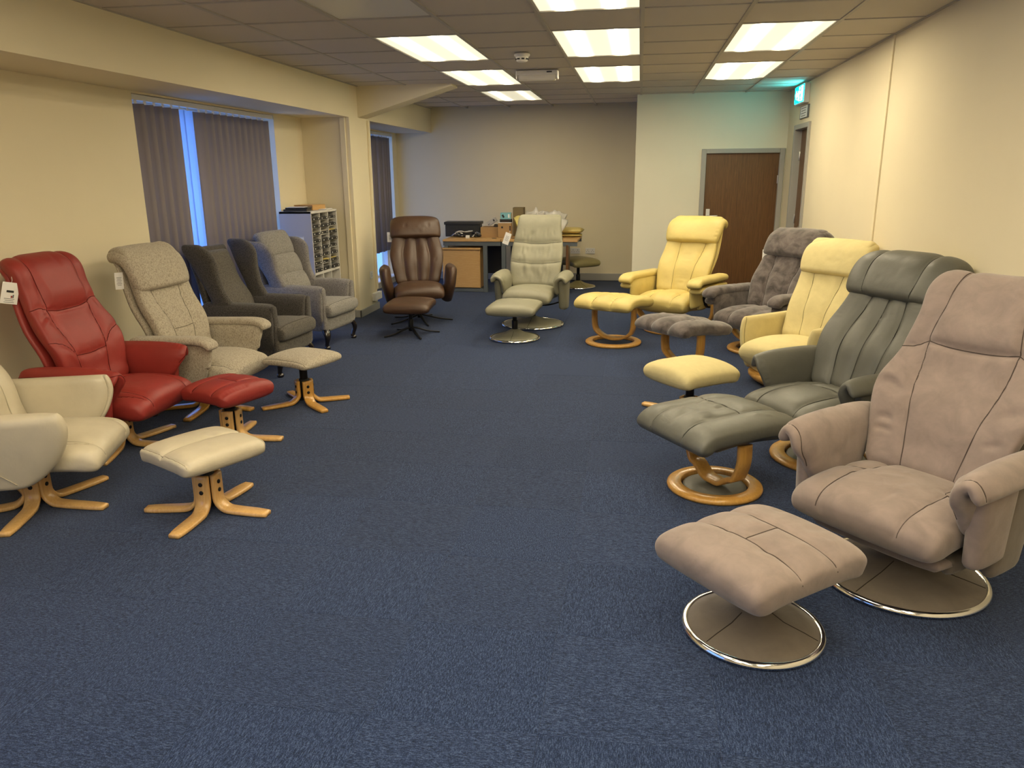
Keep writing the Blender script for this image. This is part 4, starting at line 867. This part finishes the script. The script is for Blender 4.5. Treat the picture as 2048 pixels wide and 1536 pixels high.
for s in (-1, 1):
    tubarm(t, m, s, .295, .345, .368, .22, ah, [(0, -.10), (.2, -.20), (.5, -.275), (.8, -.27), (1, -.22)], [(0, .06), (.2, .16), (.5, .25), (.8, .26), (1, .22)], .062, n=2.4)
    sweep('support_arm', M['black'], t, [(.05, .255), (.2, .25), (.335, .30)], .045, .012, 0 if s > 0 else math.pi, (0, .05, 0), n=12, ch=.002)
t = thing('footstool', 'brown leather footstool on a thin black four-point star', 'footstool', (-2.28, 7.54, 0), 6, 'footstools')
black_star(t, 4, 0, .30, .27, [216, 22, -61, 129]); undertray(t, .27)
stool_top(t, m, .47, .55, .37, .10, .02, seams=[[(-.8, .72), (.8, .72)]], nx=48, ns=52, er=.06, puff=.014, n=3.6)
t = thing('recliner_chair', 'sage leather recliner with three-panel back on a round disc base', 'recliner', (-1.10, 8.20, 0), -3, 'swivel recliners')
m = M['sage']; sw, sf, sh, by, bz, ah = .52, .385, .45, .47, 1.10, .59
disc_base(t, .325, m, .27); mech(t, .28)
seatpad(t, m, sw, sf, sh, .24, .14, .055, tb=.06, nx=48, ns=52, puff=.012, folds=rfolds(5, .3, .9, .05, .4, .10, .005, .012), lip=.045)
bp = backpath(by, bz, sh, .03, .02)
pad('backrest', m, t, bp, [(0, .25), (.25, .28), (.5, .285), (.8, .25), (.92, .24), (1, .225)], .06, .055, 3.0, (.06, .06), (.03, .08), seams=[dict(p=[(-1, .33), (-.4, .305), (.4, .305), (1, .33)], sd=(.008, .012, .03, .01)), dict(p=[(-1, .615), (-.4, .59), (.4, .59), (1, .615)], sd=(.008, .012, .03, .01))],
    folds=rfolds(16, -.7, .7, .36, .56, .16, .006, .012)+rfolds(14, -.6, .6, .08, .28, .16, .006, .012)+rfolds(12, -.75, .75, .62, .74, .12, .006, .012), nx=64, ns=72, bow=.025)
for s in (-1, 1):
    arm(t, m, s, .29, .41, .36, ah, [(0, -.18), (.3, -.23), (.6, -.28), (1, -.27)], [(0, .12), (.3, .2), (.6, .26), (1, .26)], tf=.042, tb=.038, nx=40, ns=44, folds=[([(-1, q), (-.84, q+.02)], .010, -.009) for q in (.4, .5, .6, .7, .8)])
    panel(t, m, s, .345, -.235, .16, .19, ah-.075, .050, -.10, .06)
    sweep('support_arm', M['black'], t, [(.05, .22), (.18, .225), (.33, .27)], .045, .012, 0 if s > 0 else math.pi, (0, .02, 0), n=12, ch=.002)
t = thing('footstool', 'sage leather footstool on a small round disc base', 'footstool', (-1.18, 7.45, 0), -2, 'footstools')
disc_base(t, .24, m, .28); undertray(t, .275)
stool_top(t, m, .49, .56, .385, .10, .02, seams=[[(-.85, .72), (.85, .72)]], folds=[([(.97, q), (.85, q+.02)], .010, -.008) for q in (.1, .18, .26, .34)], nx=48, ns=52, er=.06, puff=.014, n=3.6)
t = thing('footstool', 'olive leather footstool standing alone by the far wall sockets', 'footstool', (-.83, 11.12, 0), 38, 'footstools')
disc_base(t, .24, M['olive'], .34); undertray(t, .33)
stool_top(t, M['olive'], .46, .50, .44, .10, .03, nx=40, ns=44, er=.06, puff=.02)
# --- pigeonhole rack in the alcove
RX0, RX1, RY0, RY1, RZ = -3.685, -3.335, 7.665, 8.375, 1.235
M['rack'] = mat('grey_rack_laminate', (.42, .41, .42), .45); M['rackin'] = mat('white_rack_shelf', (.62, .60, .56), .5)
t = thing('pigeonhole_rack', 'tall white pigeonhole rack with grey side in the alcove', 'rack', ((RX0+RX1)/2, (RY0+RY1)/2, 0), 0)
D, Wd = RX1-RX0, RY1-RY0
box('side_panel', M['rack'], t, (0, -Wd/2+.009, RZ/2), (D, .018, RZ), .002); box('side_panel', M['rackin'], t, (0, Wd/2-.009, RZ/2), (D, .018, RZ), .002)
box('back_panel', M['rack'], t, (-D/2+.006, 0, RZ/2), (.012, Wd-.03, RZ-.02)); box('top', M['rackin'], t, (.002, 0, RZ-.011), (D, Wd, .022), .002); box('plinth', M['rackin'], t, (0, 0, .04), (D-.02, Wd-.03, .08))
o = box('label_holder', M['paper'], t, (-.02, -Wd/2-.002, RZ-.30), (.20, .003, .10)); box('label_edge', M['rack'], o, (0, -.002, .045), (.20, .003, .008)); box('label_edge', M['rack'], o, (0, -.002, -.045), (.20, .003, .008))
nr, z1, z0 = 8, RZ-.022, .60
rp = (z1-z0)/nr; cw = (Wd-.036)/3
for k in (1, 2): box('divider', M['rackin'], t, (.003, -Wd/2+.018+cw*k, RZ/2), (D-.02, .012, RZ-.05))
for k in range(1, nr): box('shelf', M['rackin'], t, (.0, 0, z0+rp*k), (D-.025, Wd-.036, .005))
box('shelf', M['rackin'], t, (.003, 0, z0-.012), (D-.012, Wd-.036, .026))
for k in (1, 2): box('shelf', M['rackin'], t, (.0, 0, z0*k/3+.02), (D-.025, Wd-.036, .012))
wb, hb = cw-.02, .028
proto = None
for c in range(3):
    for k in range(nr):
        loc = (RX1-.115+RNG.uniform(-.006, .012), RY0+.018+cw*(c+.5), z0+rp*k+.0028+hb/2+(.0 if k else .001))
        lab, grp = 'black sample folder with white end studs lying in a pigeonhole', 'sample folders in the pigeonholes'
        if proto is None:
            proto = thing('sample_folder', lab, 'folder', loc, 0, grp)
            ch_ = [box('cover', M['blackplastic'], proto, (0, 0, 0), (.22, wb, hb), .003), box('stud', M['paper'], proto, (.112, -wb*.30, .002), (.006, .012, .012), .002), box('stud', M['paper'], proto, (.112, wb*.30, .002), (.006, .012, .012), .002),
                   box('swatches', M['charcoal'], proto, (-.01, 0, hb/2+.0052), (.20, wb*.9, .010), .003)]
        else:
            r = proto.copy(); COL.objects.link(r); r.location = loc
            for x in ch_:
                y = x.copy(); COL.objects.link(y); y.parent = r
                if x.name.startswith('swatches') and (c*nr+k) % 4 == 1: y.data = y.data.copy(); y.data.materials[0] = M[['velvet', 'sage', 'oat', 'yellow'][(c+k) % 4]]
yy = RY0+.018+cw*.5
t = thing('price_card', 'crumpled yellow card poking out of the middle pigeonholes', 'card', (RX1-.02, RY0+.018+cw*1.5, z0+rp*1+.05)); box('card', M['yellow'], t, (0, .02, -.0085), (.05, .08, .012), .002, False, (0, .06, .1)); box('fold', M['yellow'], t, (.0, -.045, -.01), (.045, .05, .006), .002, False, (0, -.05, -.2))
t = thing('document_folder', 'flat black folders lying on the near end of the rack', 'folder', (RX0+.14, RY0+.16, RZ), 12); box('cover', M['blackplastic'], t, (0, 0, .012), (.24, .26, .022), .004); box('cover', M['blackplastic'], t, (.01, .01, .032), (.23, .24, .014), .004); box('sheet', M['paper'], t, (.0, -.02, .0415), (.18, .20, .003))
t = thing('flat_carton', 'brown flat cardboard box resting on the far end of the rack', 'box', (RX0+.15, RY0+.46, RZ), -8); box('body', M['oak'], t, (0, 0, .024), (.22, .26, .046), .003); box('lid', M['oak'], t, (-.004, 0, .051), (.228, .268, .008), .002)
t = thing('paper_sheet', 'loose white papers on the front edge of the rack top', 'paper', (RX1-.07, RY1-.16, RZ), 4)
for k in range(3): box('sheet', M['paper'], t, (.0, .004*k, .002+.003*k), (.10, .24, .0022), 0, False, (0, 0, .05*k))
# --- desks
def desk(lab, x0, x1, y0, y1, h, posts, rail):
    t = thing('desk', lab, 'desk', ((x0+x1)/2, (y0+y1)/2, 0), 0, 'desks along the far wall'); w, d = x1-x0, y1-y0
    box('desktop', M['oak'], t, (0, 0, h-.014), (w, d, .028), .003)
    box('apron', M['slate'], t, (0, -d/2+.03, h-.058), (w-.006, .03, .056), .002); box('apron', M['slate'], t, (0, d/2-.03, h-.058), (w-.006, .03, .056), .002)
    for px in posts:
        for sy in (-1, 1): box('leg', M['slate'], t, (px-(x0+x1)/2, sy*(d/2-.03), (h-.086)/2), (.056, .05, h-.086), .003)
    if rail: box('foot_rail', M['slate'], t, (rail[0]-(x0+x1)/2, -d/2+.03, .028), (rail[1], .045, .048), .003)
    box('modesty_panel', M['blackplastic'], t, (0 if x0 < -2 else -.17, d/2-.06, .42), (w-.12 if x0 < -2 else w-.42, .018, .5), .002)
    o = lathe('cable_port', M['blackplastic'], t, [(0, .0), (.035, 0), (.037, .003), (0, .003)], 24); o.location = ((.28 if x0 < -2 else -.38), -d/2+.22, h)
    return t
DH = .727
desk('oak topped grey steel desk with the wooden cabinet under it', -2.668, -1.852, 10.5, 11.35, DH, (-2.62, -2.072), (-2.35, .60))
t2 = desk('oak topped grey steel desk behind the sage recliner', -1.846, -.80, 10.5, 11.35, DH, (-1.815, -1.10), (-1.45, .76))
box('end_panel', M['door'], t2, (.385, -.30, .33), (.035, .24, .655), .002)
t = thing('pedestal_cabinet', 'light oak pedestal cabinet under the left desk', 'cabinet', (-2.41, 10.69, 0), 0)
box('body', M['oak'], t, (0, .02, .325), (.53, .40, .53), .002); box('top', M['oak'], t, (0, .0, .601), (.55, .44, .022), .003); box('door', M['oak'], t, (0, -.189, .325), (.524, .018, .52), .003); box('plinth', M['slate'], t, (0, .03, .03), (.48, .36, .06))
t = thing('archive_box', 'black lidded archive box at the left end of the desk', 'box', (-2.50, 11.12, DH+.001), 2)
box('body', M['blackplastic'], t, (0, 0, .085), (.50, .24, .17), .004); box('lid', M['blackplastic'], t, (0, 0, .188), (.53, .27, .038), .004); box('handle_hole', M['ink'], t, (-.13, -.122, .12), (.09, .006, .022)); box('handle_hole', M['ink'], t, (.13, -.122, .12), (.09, .006, .022))
t = thing('cable_bundle', 'tangled black and clear cables lying before the black archive box', 'cables', (-2.42, 10.90, DH))
for k in range(9):
    a = RNG.uniform(0, 6.28); pts = [(-.20+.05*i+RNG.normal(0, .012), RNG.normal(0, .03), .012+abs(RNG.normal(.02, .022))) for i in range(9)]
    c = [tuple(p) for p in np.c_[along([p[:2] for p in pts], np.linspace(0, 1, 50))[0], np.interp(np.linspace(0, 1, 50), np.linspace(0, 1, 9), [p[2] for p in pts])]]
    tube('cable', M['blackplastic'] if k % 3 else M['steel'], t, c, .006 if k % 3 else .010)
box('transformer', M['blackplastic'], t, (.02, -.02, .035), (.12, .06, .05), .008); box('transformer', M['blackplastic'], t, (.16, .02, .03), (.10, .07, .045), .008)
t = thing('plug_adapter', 'tiny white plug adapter on the desk edge before the cables', 'plug', (-2.36, 10.72, DH), 8); box('body', M['paper'], t, (0, 0, .02), (.055, .05, .04), .005); box('socket_face', M['white'], t, (0, -.027, .02), (.03, .004, .02))
t = thing('paper_bundle', 'clear plastic sleeve lying over the black cables', 'plastic', (-2.44, 10.835, DH+.0), 10)
pad('sleeve', mat('clear_plastic', (.5, .5, .5), .15, spec=.8), t, [(-.12, .075), (-.04, .088), (.04, .080), (.13, .095)], .02, .010, .010, 2, (.02, .02), (.01, .01), nx=12, ns=24, axis='y', folds=rfolds(6, -1, 1, 0, 1, .2, .006, .01))
M['card'] = mat('brown_cardboard', (.38, .235, .105), .8); M['carddark'] = mat('dark_cardboard', (.20, .15, .075), .8)
def carton(name, lab, x, y, z, w, d, h, mm, r=0, tape=True, flap=None):
    t = thing(name, lab, 'box', (x, y, z), r); box('body', mm, t, (0, 0, h/2), (w, d, h), .002)
    if tape: box('tape', M['carddark'] if mm is not M['carddark'] else M['card'], t, (0, 0, h+.0006), (w*.98, .03, .0014))
    for s in (-1, 1): box('flap', flap or mm, t, (0, s*d*.25, h+.002), (w*.99, d*.485, .003))
    return t
carton('cardboard_box', 'long low brown cardboard box in the middle of the desk', -2.005, 11.06, DH+.001, .42, .26, .135, M['card'])
c2 = carton('cardboard_box', 'small upright brown box with white top and dark square mark', -1.845, 10.85, DH+.001, .19, .10, .205, M['card'], 0, False, M['paper'])
box('printed_mark', M['ink'], c2, (-.035, -.0515, .145), (.025, .002, .025)); box('side_label', M['brown'], c2, (.078, -.0515, .13), (.022, .002, .07))
carton('cardboard_box', 'taller brown carton standing behind the pale blue box', -1.70, 11.20, DH+.001, .15, .20, .40, M['carddark'])
c4 = carton('product_box', 'black flat box beneath the pale blue box', -1.865, 11.045, DH+.143, .0+.16, .12, .10, M['ink'], 0, False); box('lettering', M['brown'], c4, (0, -.0615, .072), (.10, .001, .012))
M['paleblue'] = mat('pale_blue_print', (.20, .46, .52), .5)
c5 = carton('product_box', 'pale blue printed box on top of the black one', -1.865, 11.045, DH+.247, .15, .11, .085, M['paleblue'], 4, False)
box('printed_oval', M['ink'], c5, (-.035, -.056, .042), (.026, .002, .045), 0, False, (0, -.5, 0)); box('printed_panel', M['paper'], c5, (.045, -.056, .045), (.022, .002, .05)); box('end_label', M['yellow'], c5, (.0755, 0, .042), (.002, .10, .07))
t = thing('product_box', 'pale grey box tilted on the long cardboard box', 'box', (-2.05, 11.03, DH+.185), 0); t.rotation_euler = (0, -.55, 0)
box('body', mat('grey_print', (.40, .38, .37), .5), t, (0, 0, .03), (.14, .09, .06), .002); box('printed_ring', M['ink'], t, (.04, -.046, .03), (.02, .002, .03)); box('printed_ring', M['ink'], t, (-.05, -.046, .02), (.03, .002, .006))
t = thing('cable_coil', 'dark coiled cable propping the tilted grey box', 'cables', (-2.0, 10.99, DH+.142))
for k in range(3): torus('coil', M['brown' if k == 1 else 'blackplastic'], t, .032-.006*k, .007, .008+.011*k, 24, 8)
# plastic wrapped parts heaped on the right-hand desk
M['film'] = mat('crumpled_clear_film', (.62, .60, .55), .22, spec=.7); M['filmy'] = mat('yellow_film', (.55, .46, .12), .3, spec=.6)
def wad(lab, x, y, z, lx, ly, h, mm, r, name='plastic_parcel'):
    t = thing(name, lab, 'packaging', (x, y, z), r)
    pad('wrapping', mm, t, [(-lx/2, h*.45), (-lx*.2, h*.52), (lx*.2, h*.5), (lx/2, h*.42)], ly/2, h*.5, h*.42, 2.4, (lx*.2, lx*.2), (ly*.15, ly*.15), nx=28, ns=32, axis='y', folds=rfolds(16, -.9, .9, .05, .95, .3, h*.12, .012, True, .8))
    pad('twisted_end', mm, t, [(lx/2-.01, h*.45), (lx/2+.03, h*.6), (lx/2+.06, h*.8)], ly*.16, .012, .012, 2, (.01, .02), (.004, .004), nx=10, ns=12, axis='y', folds=rfolds(4, -.8, .8, .1, .9, .4, .004, .006))
wad('yellow film parcel beside the sage recliner headrest', -1.60, 10.95, DH+.001, .18, .18, .27, M['filmy'], 15)
wad('white film roll heaped left behind the sage recliner head', -1.475, 11.20, DH+.001, .17, .14, .335, M['film'], -8)
wad('clear film parcel heaped behind sage recliner headrest', -1.17, 11.16, DH+.001, .16, .20, .34, M['film'], 15)
wad('white film parcel sticking out right of the sage headrest', -1.09, 10.84, DH+.001, .13, .20, .275, M['film'], 10)
def flatcush(lab, x, y, z, w, d, h, r):
    t = thing('scatter_cushion', lab, 'cushion', (x, y, z), r, 'flat yellow cushions on the desk end')
    pad('cover', M['yellow'], t, [(-w/2, h*.5), (0, h*.5), (w/2, h*.5)], d/2, h*.5, h*.5, 2.2, (w*.3, w*.3), (.02, .02), nx=36, ns=36, axis='y'); tube('piping', M['filmy'], t, [(w/2*a, d/2*b*.93, h*.5) for a, b in ((-1, -1), (1, -1), (1, 1), (-1, 1), (-1, -1))], .004)
flatcush('flat yellow leather cushion lying directly on the desk end', -.935, 11.14, DH+.001, .30, .34, .04, 4)
flatcush('plump yellow leather cushion on top of the flat one', -.93, 11.14, DH+.042, .31, .34, .085, -4)
# --- tags hanging from chairs
price_tag('white tag with black print hanging on the red recliner', (-3.395, 3.735, 1.04), (.10, .25, math.radians(62)), .085, .12, 1)
price_tag('plain white tag hanging from the oatmeal recliner head', (-3.36, 4.585, .99), (0, .05, math.radians(70)), .06, .11)
price_tag('plain white tag hanging at the brown recliner headrest', (-2.775, 8.56, .965), (0, 0, math.radians(15)), .09, .11)
price_tag('tilted white tag hanging from the sage recliner', (-1.405, 8.50, .965), (0, .35, math.radians(-5)), .07, .13)
price_tag('small white tag behind the velvet recliner head', (1.19, 7.6, .885), (0, 0, math.radians(-40)), .05, .09)
